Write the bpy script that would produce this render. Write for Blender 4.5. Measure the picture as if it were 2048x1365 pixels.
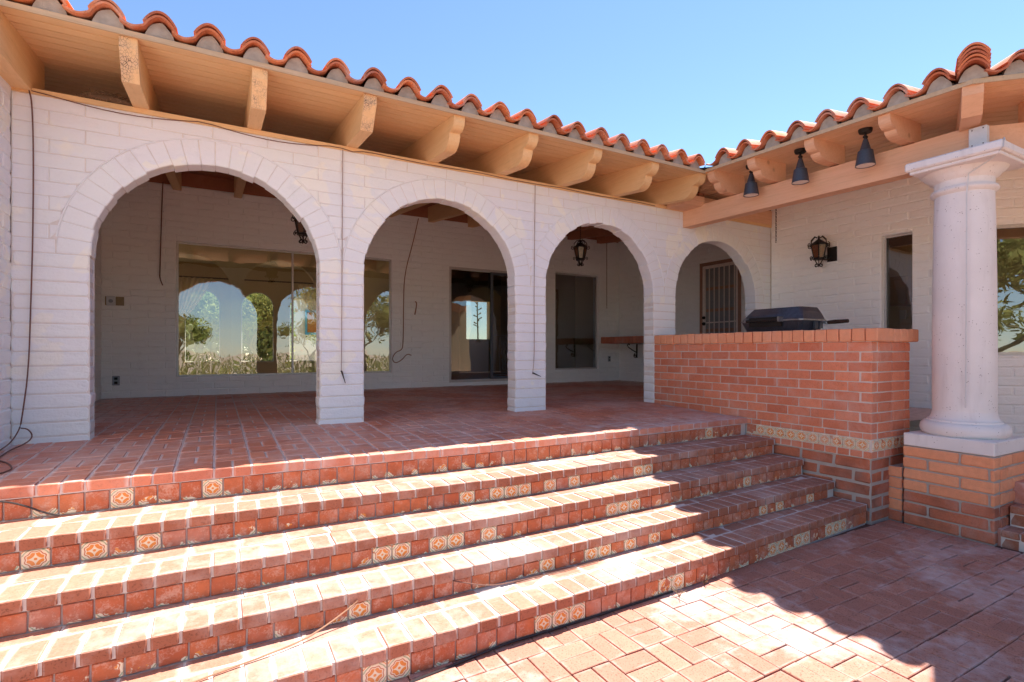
import bpy, math, random
import numpy as np
from mathutils import Vector
random.seed(7)
rng = np.random.default_rng(7)
R = math.radians
SC = bpy.context.scene
COL = SC.collection
for _o in list(bpy.data.objects): bpy.data.objects.remove(_o)

# ------------------------------------------------------------------ camera, world, sun, exposure
CAMP = (0.818, -4.873, 0.6527); YAW = 0.5116; F = 1049.0; HY = 701.8
cam = bpy.data.cameras.new('camera'); camo = bpy.data.objects.new('camera', cam); COL.objects.link(camo)
cam.sensor_width = 36.0; cam.lens = 36.0*F/2048; cam.shift_y = (HY-682.5)/2048
cam.clip_start = 0.05; cam.clip_end = 2000
camo.location = CAMP; camo.rotation_euler = (R(90), 0, -YAW)
SC.camera = camo
SUNV = Vector((0.565, 0.185, 1.0)).normalized()
EXPOSURE = 2.12
SKY = 0.060; SUN = 3.5
w = bpy.data.worlds.new('World'); SC.world = w; w.use_nodes = True
wn = w.node_tree.nodes; wl_ = w.node_tree.links
bg = wn['Background']; sky = wn.new('ShaderNodeTexSky'); sky.sky_type = 'NISHITA'; sky.sun_disc = False
sky.sun_elevation = math.asin(SUNV.z); sky.sun_rotation = math.atan2(SUNV.x, SUNV.y)
sky.altitude = 800; sky.air_density = 1.0; sky.dust_density = 0.0; sky.ozone_density = 4.0
wl_.new(sky.outputs[0], bg.inputs[0]); bg.inputs[1].default_value = SKY
sl = bpy.data.lights.new('sun', 'SUN'); slo = bpy.data.objects.new('sun', sl); COL.objects.link(slo)
sl.energy = SUN; sl.angle = R(0.53); sl.color = (1.0, 0.94, 0.85)
slo.rotation_euler = SUNV.to_track_quat('Z', 'Y').to_euler(); slo.location = (8, 2, 14)
SC.view_settings.view_transform = 'Standard'; SC.view_settings.look = 'None'
SC.view_settings.exposure = EXPOSURE; SC.view_settings.gamma = 1.0; SC.view_settings.use_curve_mapping = False
cy = SC.cycles
cy.max_bounces = 10; cy.diffuse_bounces = 8; cy.glossy_bounces = 4; cy.transmission_bounces = 6; cy.transparent_max_bounces = 12
cy.use_denoising = True; cy.sample_clamp_indirect = 8.0

# ------------------------------------------------------------------ materials
class NB:
    def __init__(s, name):
        s.m = bpy.data.materials.new(name); s.m.use_nodes = True
        s.t = s.m.node_tree; s.t.nodes.clear()
    def n(s, typ, ins=None, **kw):
        nd = s.t.nodes.new('ShaderNode'+typ)
        for k, v in kw.items(): setattr(nd, k, v)
        for k, v in (ins or {}).items():
            sk = nd.inputs[k]
            if isinstance(v, bpy.types.NodeSocket): s.t.links.new(v, sk)
            elif isinstance(v, bpy.types.Node): s.t.links.new(v.outputs[0], sk)
            else:
                if sk.type == 'RGBA' and len(v) == 3: v = (*v, 1)
                sk.default_value = v
        return nd
    def math(s, op, a, b=0.0, c=0.0):
        return s.n('Math', {0: a, 1: b, 2: c}, operation=op).outputs[0]
    def mix(s, f, a, b, blend='MIX'):
        nd = s.n('Mix', {0: f, 6: a, 7: b}, data_type='RGBA', blend_type=blend, clamp_factor=True)
        return nd.outputs[2]
    def ramp(s, f, lo, hi):
        return s.n('MapRange', {0: f, 1: lo, 2: hi, 3: 0.0, 4: 1.0}, clamp=True).outputs[0]
    def noise(s, vec, scale, detail=4, rough=0.55, dist=0.0):
        return s.n('TexNoise', {'Vector': vec, 'Scale': scale, 'Detail': detail, 'Roughness': rough, 'Distortion': dist}).outputs[0]
    def pos(s): return s.n('NewGeometry').outputs['Position']
    def obj(s): return s.n('TexCoord').outputs['Object']
    def gen(s): return s.n('TexCoord').outputs['Generated']
    def rnd(s):
        a = s.n('ObjectInfo').outputs['Random']; b = s.n('Attribute', attribute_name='var').outputs['Fac']
        return s.math('FRACT', s.math('ADD', a, b))
    def out(s, col, rough=0.8, bump=None, bstr=0.3, bdist=0.01, spec=0.3, metal=0.0, **kw):
        ins = {'Base Color': col, 'Roughness': rough, 'Specular IOR Level': spec, 'Metallic': metal}
        ins.update(kw)
        if bump is not None:
            ins['Normal'] = s.n('Bump', {'Height': bump, 'Strength': bstr, 'Distance': bdist}).outputs[0]
        p = s.n('BsdfPrincipled', ins)
        o = s.n('OutputMaterial', {0: p.outputs[0]})
        return s.m

def shiftpos(b, base=None):
    """position offset by a per-piece random amount so that alike pieces differ"""
    r = b.rnd()
    v = b.n('CombineXYZ', {0: b.math('MULTIPLY', r, 37.0), 1: b.math('MULTIPLY', r, 91.0), 2: b.math('MULTIPLY', r, 53.0)})
    return b.n('VectorMath', {0: base if base is not None else b.obj(), 1: v.outputs[0]}, operation='ADD').outputs[0], r

def brick_mat(name, c1, c2, white=(0.62, 0.55, 0.52), edge=0.5, wash=0.25, speck=0.3, rough=0.85, spec=0.2, bump=0.25, washscale=1.3, stain=None, washlo=0.5, top=0.0):
    b = NB(name)
    P = b.pos(); v, r = shiftpos(b, P)
    col = b.mix(r, c1, c2)
    fine = b.noise(v, 120, 3); mid = b.noise(v, 22, 4)
    col = b.mix(b.math('MULTIPLY', b.ramp(mid, 0.35, 0.75), 0.35), col, tuple(x*0.62 for x in c1))
    col = b.mix(b.math('MULTIPLY', b.ramp(fine, 0.56, 0.66), speck), col, (0.10, 0.045, 0.03))
    # lime residue along the edges of each piece
    g = b.n('SeparateXYZ', {0: b.gen()})
    nn = b.n('SeparateXYZ', {0: b.n('TexCoord').outputs['Normal']})
    def e(k): return b.math('MULTIPLY', b.math('MULTIPLY', b.math('ABSOLUTE', b.math('SUBTRACT', g.outputs[k], 0.5)), 2.0), b.math('LESS_THAN', b.math('ABSOLUTE', nn.outputs[k]), 0.6))
    ed = b.math('MAXIMUM', b.math('MAXIMUM', e(0), e(1)), b.math('MULTIPLY', e(2), 0.92))
    ef = b.math('ADD', ed, b.math('MULTIPLY', b.math('SUBTRACT', b.noise(P, 9, 3), 0.5), 0.7))
    col = b.mix(b.math('MULTIPLY', b.ramp(ef, 0.80, 1.08), edge), col, white)
    if top:
        tf = b.math('MULTIPLY', b.math('GREATER_THAN', nn.outputs[2], 0.6), b.ramp(b.noise(P, 60, 4, 0.7), 0.2, 0.75))
        col = b.mix(b.math('MULTIPLY', tf, top), col, white)
    # broad efflorescence
    big = b.noise(P, washscale, 5, 0.62, 0.6); sm = b.noise(P, 14, 4, 0.65)
    wf = b.math('MULTIPLY', b.ramp(b.math('ADD', b.math('MULTIPLY', big, 0.75), b.math('MULTIPLY', sm, 0.3)), washlo, washlo+0.2), wash)
    col = b.mix(wf, col, white)
    if stain:
        col = b.mix(b.math('MULTIPLY', b.ramp(b.noise(P, 3.1, 4), 0.5, 0.7), stain), col, (0.09, 0.06, 0.05))
    return b.out(col, rough, b.math('ADD', fine, b.math('MULTIPLY', mid, 1.2)), bump, 0.004, spec)

def mortar_mat(name, c, var=0.25):
    b = NB(name); P = b.pos()
    n = b.noise(P, 16, 5)
    col = b.mix(b.math('MULTIPLY', b.ramp(n, 0.35, 0.7), var), c, tuple(x*0.55 for x in c))
    return b.out(col, 0.92, b.noise(P, 140, 3), 0.5, 0.004, 0.15)

def paint_mat(name, base, patchA, patchB, rel=0.5, patchamt=0.5):
    b = NB(name); P = b.pos(); v, r = shiftpos(b, P)
    col = b.mix(b.math('MULTIPLY', r, 0.35), base, patchA)
    p1 = b.noise(P, 0.9, 2, 0.4, 0.8); p2 = b.noise(P, 2.7, 3, 0.5, 0.4)
    col = b.mix(b.math('MULTIPLY', b.ramp(p1, 0.50, 0.53), patchamt), col, patchA)
    col = b.mix(b.math('MULTIPLY', b.ramp(p2, 0.58, 0.61), patchamt), col, patchB)
    dirt = b.noise(P, 6, 6, 0.7)
    col = b.mix(b.math('MULTIPLY', b.ramp(dirt, 0.58, 0.85), 0.35), col, tuple(x*0.6 for x in base))
    sc = b.n('Mapping', {0: v, 3: (1, 1, 3.2)}).outputs[0]
    h = b.math('ADD', b.noise(sc, 7, 5, 0.6), b.math('MULTIPLY', b.noise(v, 60, 3), 0.35))
    return b.out(col, 0.75, h, rel, 0.02, 0.25)

def wood_mat(name, c1, c2, axis=0, rough=0.7, knots=0.5, wear=None):
    b = NB(name); v, r = shiftpos(b, b.pos())
    sc = [14, 14, 14]; sc[axis] = 0.7
    m = b.n('Mapping', {0: v, 3: tuple(sc)}).outputs[0]
    g = b.noise(m, 1.6, 5, 0.6, 1.2); g2 = b.noise(m, 6.0, 4, 0.7)
    col = b.mix(b.ramp(g, 0.3, 0.75), c1, c2)
    col = b.mix(b.math('MULTIPLY', b.ramp(g2, 0.52, 0.72), 0.35), col, tuple(x*0.6 for x in c2))
    col = b.mix(b.math('MULTIPLY', b.ramp(b.noise(b.pos(), 4.0, 5, 0.65), 0.55, 0.75), 0.35), col, tuple(min(1, x*1.1+.06) for x in c1))
    col = b.mix(b.math('MULTIPLY', r, 0.3), col, tuple(x*0.75 for x in c1))
    k = b.n('TexVoronoi', {'Vector': b.n('Mapping', {0: v, 3: tuple(3.0 if i != axis else 1.3 for i in range(3))}).outputs[0], 'Scale': 1.0}).outputs[0]
    col = b.mix(b.math('MULTIPLY', b.ramp(k, 0.09, 0.04), knots), col, tuple(x*0.35 for x in c1))
    if wear:
        o = b.obj(); cr = b.n('TexVoronoi', {'Vector': b.n('Mapping', {0: b.pos(), 3: (62, 40, 58)}).outputs[0], 'Scale': 1.0}, feature='DISTANCE_TO_EDGE').outputs[0]
        area = b.ramp(b.noise(b.pos(), 7, 3), 0.40, 0.62)
        ck = b.math('MULTIPLY', b.ramp(cr, 0.07, 0.02), area)
        col = b.mix(b.math('MULTIPLY', area, 0.35), col, (0.42, 0.32, 0.28))
        col = b.mix(ck, col, (0.035, 0.02, 0.015))
    return b.out(col, rough, b.math('ADD', g, b.math('MULTIPLY', g2, 0.6)), 0.45, 0.005, 0.25)

def plain(name, c, rough=0.6, metal=0.0, spec=0.4, var=0.15, scale=25, bump=0.1, **kw):
    b = NB(name); n = b.noise(b.pos(), scale, 4)
    col = b.mix(b.math('MULTIPLY', b.ramp(n, 0.35, 0.7), var*2), c, tuple(x*0.6 for x in c))
    return b.out(col, rough, n, bump, 0.004, spec, metal, **kw)

def glass_mat(name, tint=(0.74, 0.75, 0.66), refl=0.10):
    b = NB(name)
    fr = b.n('Fresnel', {0: 1.5}).outputs[0]
    f = b.math('ADD', b.math('MULTIPLY', fr, 1.7), refl)
    wob = b.n('Bump', {'Height': b.noise(b.pos(), 1.7, 2), 'Strength': 0.16, 'Distance': 0.02}).outputs[0]
    t = b.n('BsdfTransparent', {0: tint}); g = b.n('BsdfGlossy', {'Color': (0.95, 0.97, 1.0), 'Roughness': 0.0, 'Normal': wob})
    mx = b.n('MixShader', {0: f, 1: t.outputs[0], 2: g.outputs[0]})
    b.n('OutputMaterial', {0: mx.outputs[0]})
    return b.m

def tile_mats():
    mats = []
    for kind in ('deco', 'worn'):
        b = NB('glazed_tile_'+kind); o = b.obj(); P = b.pos(); v, r = shiftpos(b, P)
        s = b.n('SeparateXYZ', {0: o})
        wob = b.math('MULTIPLY', b.math('SUBTRACT', b.noise(v, 40, 2), 0.5), 0.05)
        u = b.math('ADD', b.math('MULTIPLY', s.outputs[0], 20.0), wob); q = b.math('MULTIPLY', s.outputs[2], 21.5)
        rr = b.math('SQRT', b.math('ADD', b.math('MULTIPLY', u, u), b.math('MULTIPLY', q, q)))
        th = b.math('ARCTAN2', q, u)
        wav = b.math('MULTIPLY', b.math('COSINE', b.math('MULTIPLY', th, 8.0)), 0.05)
        rw = b.math('ADD', rr, wav)
        def band(x, lo, hi): return b.math('MULTIPLY', b.math('GREATER_THAN', x, lo), b.math('LESS_THAN', x, hi))
        cream = (0.80, 0.70, 0.52); orange = (0.74, 0.27, 0.06); red = (0.50, 0.15, 0.07); green = (0.36, 0.42, 0.26)
        star = b.math('ADD', b.math('POWER', b.math('ABSOLUTE', u), 0.55), b.math('POWER', b.math('ABSOLUTE', q), 0.55))
        petal = b.math('MULTIPLY', b.math('LESS_THAN', rw, 0.63), b.math('GREATER_THAN', star, 0.83))
        col = b.mix(petal, cream, orange)
        col = b.mix(b.math('LESS_THAN', rr, 0.13), col, orange)
        col = b.mix(band(rw, 0.72, 0.81), col, red)
        dg = b.math('ABSOLUTE', b.math('MULTIPLY', u, q))
        col = b.mix(b.math('MULTIPLY', band(rr, 0.98, 1.08), b.math('GREATER_THAN', dg, 0.36)), col, green)
        col = b.mix(b.math('MULTIPLY', b.math('GREATER_THAN', rr, 1.2), band(dg, 0.66, 0.8)), col, orange)
        # bare clay body where the glaze has flaked away
        mid = b.noise(v, 30, 5, 0.65); fine = b.noise(v, 110, 4, 0.7)
        clay = b.mix(r, (0.58, 0.175, 0.075), (0.46, 0.12, 0.055))
        clay = b.mix(b.math('MULTIPLY', b.ramp(mid, 0.42, 0.75), 0.6), clay, (0.30, 0.10, 0.055))
        clay = b.mix(b.math('MULTIPLY', b.ramp(b.math('ADD', b.math('MULTIPLY', fine, 0.5), b.math('MULTIPLY', b.noise(v, 17, 3), 0.5)), 0.50, 0.62), 0.55), clay, (0.66, 0.45, 0.36))
        big = b.noise(v, 13, 3, 0.5)
        edge = b.math('ADD', big, b.math('MULTIPLY', b.math('MULTIPLY', q, -1.0), 0.13))
        gl = b.ramp(edge, 0.655, 0.67) if kind == 'worn' else b.ramp(b.math('ADD', big, b.math('MULTIPLY', r, 0.06)), 0.345, 0.36)
        col = b.mix(gl, clay, col)
        dust = b.math('MULTIPLY', b.ramp(b.noise(P, 3.5, 5, 0.65), 0.5, 0.75), 0.35)
        col = b.mix(dust, col, (0.60, 0.50, 0.46))
        mats.append(b.out(col, b.n('MapRange', {0: gl, 3: 0.8, 4: 0.4}).outputs[0], b.math('ADD', gl, b.math('MULTIPLY', mid, 0.6)), 0.35, 0.004, 0.3))
    return mats

M = {}
WH = (0.64, 0.60, 0.60)
M['deck'] = brick_mat('deck_brick', (0.68, 0.25, 0.15), (0.50, 0.165, 0.105), (0.70, 0.62, 0.60), 0.8, 0.42, 0.2, 0.5, 0.4, 0.2, 1.1, washlo=0.47)
M['nose'] = brick_mat('step_brick', (0.42, 0.165, 0.10), (0.33, 0.125, 0.075), (0.66, 0.58, 0.54), 0.6, 0.45, 0.5, 0.85, 0.2, 0.4, 1.1, top=0.14)
M['paver'] = brick_mat('paver_brick', (0.47, 0.205, 0.145), (0.38, 0.16, 0.115), (0.66, 0.58, 0.57), 0.3, 0.6, 0.6, 0.88, 0.2, 0.4, 1.0, washlo=0.51)
M['cbrick'] = brick_mat('counter_brick', (0.76, 0.27, 0.15), (0.58, 0.18, 0.10), (0.66, 0.46, 0.39), 0.35, 0.4, 0.3, 0.8, 0.25, 0.2, 2.0)
M['cap'] = brick_mat('cap_brick', (0.84, 0.38, 0.21), (0.74, 0.30, 0.16), (0.62, 0.50, 0.44), 0.2, 0.15, 0.1, 0.8, 0.25, 0.15, 2.0)
M['low'] = brick_mat('lower_brick', (0.58, 0.19, 0.105), (0.45, 0.14, 0.08), (0.5, 0.42, 0.38), 0.15, 0.3, 0.3, 0.9, 0.15, 0.5, 2.4, 0.55)
M['ped'] = brick_mat('pedestal_brick', (0.86, 0.37, 0.20), (0.78, 0.31, 0.165), (0.6, 0.45, 0.36), 0.12, 0.1, 0.1, 0.85, 0.2, 0.3, 2.0)
M['terra'] = brick_mat('terracotta', (0.78, 0.245, 0.095), (0.46, 0.125, 0.06), (0.66, 0.48, 0.40), 0.0, 0.45, 0.35, 0.75, 0.3, 0.3, 3.5, 0.35)
M['mwhite'] = mortar_mat('pale_mortar', (0.66, 0.60, 0.56), 0.3)
M['mdeck'] = mortar_mat('deck_mortar', (0.66, 0.54, 0.52), 0.6)
M['pjoint'] = mortar_mat('painted_joint', (0.75, 0.71, 0.67), 0.3)
M['mgrey'] = mortar_mat('grey_mortar', (0.46, 0.41, 0.37), 0.3)
M['msand'] = mortar_mat('joint_sand', (0.16, 0.08, 0.06), 0.3)
M['plug'] = mortar_mat('eave_mortar', (0.42, 0.37, 0.31), 0.6)
M['mcount'] = mortar_mat('counter_mortar', (0.68, 0.60, 0.55), 0.25)
M['conc'] = mortar_mat('concrete_slab', (0.42, 0.40, 0.38), 0.3)
LAV = (0.77, 0.78, 0.82); CRM = (0.85, 0.84, 0.755)
M['paint'] = paint_mat('painted_adobe', (0.78, 0.805, 0.80), LAV, CRM, 0.5, 0.75)
M['paintb'] = paint_mat('painted_slump_block', (0.86, 0.86, 0.84), (0.85, 0.86, 0.84), (0.87, 0.86, 0.81), 0.6, 0.25)
M['painti'] = plain('interior_plaster', (0.66, 0.54, 0.36), 0.9, var=0.05, bump=0.03)
M['ceili'] = plain('interior_ceiling', (0.80, 0.74, 0.62), 0.9, var=0.03, bump=0.02)
M['flooi'] = plain('interior_floor', (0.30, 0.15, 0.09), 0.5, var=0.2)
M['soff'] = wood_mat('painted_soffit', (0.80, 0.54, 0.28), (0.74, 0.47, 0.23), 0, 0.65, 0.15)
M['soffy'] = wood_mat('painted_soffit_wing', (0.80, 0.52, 0.31), (0.73, 0.45, 0.26), 1, 0.65, 0.2)
M['raft'] = wood_mat('painted_rafter', (0.80, 0.53, 0.27), (0.74, 0.46, 0.22), 1, 0.65, 0.15)
M['raftw'] = wood_mat('weathered_rafter_end', (0.80, 0.52, 0.27), (0.72, 0.45, 0.22), 1, 0.75, 0.1, wear=True)
M['beam'] = wood_mat('painted_beam', (0.76, 0.46, 0.29), (0.68, 0.38, 0.23), 1, 0.65, 0.5)
M['beamx'] = wood_mat('painted_cross_beam', (0.76, 0.46, 0.29), (0.68, 0.38, 0.23), 0, 0.65, 0.4)
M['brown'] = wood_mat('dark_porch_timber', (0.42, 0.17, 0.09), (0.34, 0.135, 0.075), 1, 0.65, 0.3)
M['shadedark'] = wood_mat('shade_dark_board', (0.13, 0.065, 0.04), (0.09, 0.045, 0.03), 0, 0.85, 0.1)  # timber colour darkened to imitate the shade between the rafters
M['edge'] = wood_mat('weathered_edge', (0.58, 0.43, 0.28), (0.46, 0.34, 0.22), 0, 0.85, 0.1)
M['felt'] = plain('roof_felt', (0.04, 0.04, 0.045), 0.9)
M['stone'] = None
b = NB('cast_stone'); P = b.pos()
pit = b.n('TexVoronoi', {'Vector': P, 'Scale': 62.0}).outputs[0]
sel = b.ramp(b.noise(P, 20, 2), 0.55, 0.62)
pf = b.math('MULTIPLY', b.ramp(pit, 0.22, 0.12), sel)
col = b.mix(b.ramp(b.noise(P, 3, 5), 0.35, 0.7), (0.78, 0.75, 0.74), (0.72, 0.69, 0.68))
col = b.mix(b.math('MULTIPLY', b.ramp(b.noise(b.n('Mapping', {0: P, 3: (6, 6, 1.2)}).outputs[0], 1.5, 4), 0.55, 0.8), 0.4), col, (0.42, 0.37, 0.36))
col = b.mix(pf, col, (0.14, 0.10, 0.09))
M['stone'] = b.out(col, 0.85, b.math('SUBTRACT', b.noise(P, 160, 2), b.math('MULTIPLY', pf, 3.0)), 0.3, 0.003, 0.2)
M['deco'], M['worn'] = tile_mats()
M['iron'] = plain('black_iron', (0.022, 0.018, 0.016), 0.55, 0.3, 0.4, 0.4, 60, 0.3)
M['spot'] = plain('slate_metal', (0.055, 0.062, 0.08), 0.45, 0.2, 0.5, 0.2, 50, 0.1)
M['spotin'] = plain('white_reflector', (0.90, 0.84, 0.78), 0.5)
M['grill'] = plain('grill_black', (0.055, 0.058, 0.078), 0.42, 0.25, 0.5, 0.45, 30, 0.2)
M['grillm'] = plain('grill_trim', (0.32, 0.30, 0.30), 0.4, 0.7, 0.5, 0.4, 40)
M['grillw'] = wood_mat('grill_handle_wood', (0.07, 0.03, 0.018), (0.04, 0.02, 0.012), 1)
M['alu'] = plain('window_aluminium', (0.58, 0.55, 0.53), 0.45, 0.5, 0.5, 0.15)
M['darkalu'] = plain('door_aluminium', (0.12, 0.135, 0.17), 0.4, 0.5, 0.5, 0.15)
M['glass'] = glass_mat('window_glass', refl=0.13)
M['glassd'] = glass_mat('tinted_glass', (0.34, 0.36, 0.33), 0.06)
M['amber'] = None
b = NB('amber_glass'); t = b.n('BsdfTransparent', {0: (0.45, 0.17, 0.04)}); d = b.n('BsdfDiffuse', {0: (0.20, 0.075, 0.02)})
g = b.n('BsdfGlossy', {'Roughness': 0.2}); m1 = b.n('MixShader', {0: 0.55, 1: t.outputs[0], 2: d.outputs[0]})
m2 = b.n('MixShader', {0: 0.08, 1: m1.outputs[0], 2: g.outputs[0]}); b.n('OutputMaterial', {0: m2.outputs[0]}); M['amber'] = b.m
M['cable'] = plain('brown_cable', (0.16, 0.07, 0.05), 0.5, spec=0.4)
M['cableb'] = plain('black_tubing', (0.03, 0.022, 0.022), 0.45)
M['pipe'] = plain('dusty_tubing', (0.36, 0.26, 0.22), 0.6)
M['cablet'] = plain('tan_cable', (0.34, 0.18, 0.11), 0.6)
M['box'] = plain('white_box', (0.62, 0.63, 0.64), 0.5, 0.0, 0.5, 0.1)
M['steel'] = plain('steel_plate', (0.30, 0.32, 0.34), 0.4, 0.6, 0.5, 0.2)
M['tan'] = plain('tan_plate', (0.34, 0.26, 0.15), 0.6)
M['twig'] = plain('nest_straw', (0.22, 0.13, 0.07), 0.9, var=0.4, scale=30)
M['gate'] = plain('gate_paint', (0.80, 0.70, 0.64), 0.5, 0.2)
M['gatef'] = plain('door_frame_paint', (0.34, 0.19, 0.13), 0.6)
M['cloth'] = None
b = NB('sheer_curtain'); cl = b.n('BsdfDiffuse', {0: (0.72, 0.62, 0.45)}); tl = b.n('BsdfTranslucent', {0: (0.72, 0.60, 0.42)}); tp = b.n('BsdfTransparent', {0: (1, 1, 1)})
m1 = b.n('MixShader', {0: 0.5, 1: cl.outputs[0], 2: tl.outputs[0]}); m2 = b.n('MixShader', {0: 0.25, 1: m1.outputs[0], 2: tp.outputs[0]}); b.n('OutputMaterial', {0: m2.outputs[0]}); M['cloth'] = b.m
M['cab'] = wood_mat('cabinet_wood', (0.40, 0.22, 0.10), (0.33, 0.18, 0.08), 2)
M['blue'] = plain('blue_paint', (0.05, 0.36, 0.62), 0.5)
M['shut'] = wood_mat('orange_shutter', (0.42, 0.15, 0.04), (0.34, 0.12, 0.03), 2)
M['stucco'] = plain('white_stucco', (0.72, 0.68, 0.62), 0.9)
M['cactus'] = plain('cactus_skin', (0.16, 0.19, 0.10), 0.7, var=0.3, scale=8)
M['trunk'] = plain('grey_green_bark', (0.17, 0.15, 0.08), 0.9, var=0.3, scale=12)
def leaf_mat(name, c1, c2):
    b = NB(name); r = b.n('Attribute', attribute_name='var').outputs['Fac']
    col = b.mix(r, c1, c2)
    d = b.n('BsdfDiffuse', {0: col}); t = b.n('BsdfTranslucent', {0: col}); mx = b.n('MixShader', {0: 0.35, 1: d.outputs[0], 2: t.outputs[0]})
    b.n('OutputMaterial', {0: mx.outputs[0]}); return b.m
M['leafy'] = leaf_mat('palo_verde_leaf', (0.33, 0.32, 0.10), (0.20, 0.22, 0.07))
M['leafg'] = leaf_mat('mesquite_leaf', (0.20, 0.27, 0.09), (0.11, 0.18, 0.06))
M['leafb'] = leaf_mat('bright_leaf', (0.34, 0.38, 0.13), (0.20, 0.27, 0.09))
M['leafd'] = leaf_mat('dry_leaf', (0.40, 0.34, 0.15), (0.28, 0.25, 0.10))
M['flower'] = plain('magenta_flower', (0.45, 0.08, 0.42), 0.7)
b = NB('desert_ground'); P = b.pos()
col = b.mix(b.ramp(b.noise(P, 1.2, 6, 0.6), 0.35, 0.7), (0.52, 0.40, 0.29), (0.40, 0.31, 0.22))
col = b.mix(b.math('MULTIPLY', b.ramp(b.noise(P, 0.35, 5), 0.55, 0.7), 0.6), col, (0.22, 0.21, 0.10))
M['sand'] = b.out(col, 0.95, b.noise(P, 30, 5), 0.6, 0.02, 0.1)

# ------------------------------------------------------------------ mesh helpers
class MB:
    def __init__(s): s.v = []; s.f = []; s.a = []
    def add(s, verts, faces, var=0.0):
        n = len(s.v); s.v.extend([tuple(map(float, p)) for p in verts]); s.f.extend([tuple(i+n for i in f) for f in faces]); s.a.extend([var]*len(faces))
    def box(s, x0, x1, y0, y1, z0, z1, var=0.0):
        s.add([(x0,y0,z0),(x1,y0,z0),(x1,y1,z0),(x0,y1,z0),(x0,y0,z1),(x1,y0,z1),(x1,y1,z1),(x0,y1,z1)],
              [(0,3,2,1),(4,5,6,7),(0,1,5,4),(1,2,6,5),(2,3,7,6),(3,0,4,7)], var)
    def tube(s, pts, r, seg=6, cap=True):
        pts = [Vector(p) for p in pts]; n = len(pts); base = len(s.v); rs = r if hasattr(r, '__len__') else [r]*n
        up = Vector((0.13, 0.21, 0.97))
        for i, p in enumerate(pts):
            d = (pts[min(i+1, n-1)]-pts[max(i-1, 0)])
            d = d.normalized() if d.length > 1e-9 else Vector((0, 0, 1))
            a = d.cross(up)
            if a.length < 1e-3: a = d.cross(Vector((1, 0, 0)))
            a.normalize(); c = d.cross(a)
            for k in range(seg):
                t = 2*math.pi*k/seg; q = p+(a*math.cos(t)+c*math.sin(t))*rs[i]; s.v.append(tuple(q))
        for i in range(n-1):
            for k in range(seg):
                k2 = (k+1) % seg
                s.f.append((base+i*seg+k, base+i*seg+k2, base+(i+1)*seg+k2, base+(i+1)*seg+k)); s.a.append(0.0)
        if cap:
            s.f.append(tuple(base+k for k in range(seg))[::-1]); s.f.append(tuple(base+(n-1)*seg+k for k in range(seg))); s.a += [0.0, 0.0]
    def lathe(s, prof, seg=32, c=(0, 0, 0)):
        base = len(s.v); n = len(prof)
        for r, z in prof:
            for k in range(seg):
                t = 2*math.pi*k/seg; s.v.append((c[0]+r*math.cos(t), c[1]+r*math.sin(t), c[2]+z))
        for i in range(n-1):
            for k in range(seg):
                k2 = (k+1) % seg; s.f.append((base+i*seg+k, base+i*seg+k2, base+(i+1)*seg+k2, base+(i+1)*seg+k)); s.a.append(0.0)
        if prof[0][0] > 1e-6: s.f.append(tuple(base+k for k in range(seg))[::-1]); s.a.append(0.0)
        if prof[-1][0] > 1e-6: s.f.append(tuple(base+(n-1)*seg+k for k in range(seg))); s.a.append(0.0)
    def prism(s, poly, f, d0, d1):
        """poly (2D) placed by f(u,v,d) and extruded from d0 to d1"""
        n = len(poly); base = len(s.v)
        s.v += [tuple(f(u, v, d0)) for u, v in poly]+[tuple(f(u, v, d1)) for u, v in poly]
        s.f.append(tuple(base+i for i in range(n))); s.f.append(tuple(base+n+i for i in range(n))[::-1])
        for i in range(n): j = (i+1) % n; s.f.append((base+i, base+n+i, base+n+j, base+j))
        s.a += [0.0]*(n+2)
    def mesh(s, name, mat, smooth=False, fix=False):
        me = bpy.data.meshes.new(name); me.from_pydata(s.v, [], s.f)
        if any(s.a):
            at = me.attributes.new('var', 'FLOAT', 'FACE'); at.data.foreach_set('value', np.array(s.a, dtype=np.float32))
        if fix:
            import bmesh
            bm = bmesh.new(); bm.from_mesh(me); bmesh.ops.recalc_face_normals(bm, faces=bm.faces); bm.to_mesh(me); bm.free()
        me.materials.append(mat)
        if smooth:
            me.polygons.foreach_set('use_smooth', [True]*len(me.polygons))
            if hasattr(me, 'set_sharp_from_angle'): me.set_sharp_from_angle(angle=R(40))
        me.update(); return me

WLOC = {}
def link(name, data, parent=None, loc=(0, 0, 0), rot=(0, 0, 0)):
    o = bpy.data.objects.new(name, data); COL.objects.link(o)
    pl = WLOC[parent.name] if parent else (0, 0, 0)
    if parent: o.parent = parent
    o.location = (loc[0]-pl[0], loc[1]-pl[1], loc[2]-pl[2]); o.rotation_euler = rot
    WLOC[o.name] = tuple(loc)
    return o
def tag(o, label=None, cat=None, group=None, kind=None):
    if label: o['label'] = label
    if cat: o['category'] = cat
    if group: o['group'] = group
    if kind: o['kind'] = kind
    return o
def thing(name, label, cat, loc, group=None):
    return tag(link(name, None, None, loc), label, cat, group)
def part(name, mb, mat, parent, smooth=False, label=None, kind=None, fix=False):
    """part whose vertices are given in world coordinates"""
    v = np.array(mb.v); c = (v.min(0)+v.max(0))/2
    mb.v = [tuple(p) for p in (v-c)]
    o = link(name, mb.mesh(name, mat, smooth, fix), parent, tuple(c))
    return tag(o, label, None, None, kind)
def solo(name, mb, mat, label, cat, group=None, smooth=False, kind=None, fix=False):
    v = np.array(mb.v); c = (v.min(0)+v.max(0))/2; c[2] = v[:, 2].min()
    mb.v = [tuple(p) for p in (v-c)]
    return tag(link(name, mb.mesh(name, mat, smooth, fix), None, tuple(c)), label, cat, group, kind)

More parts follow.
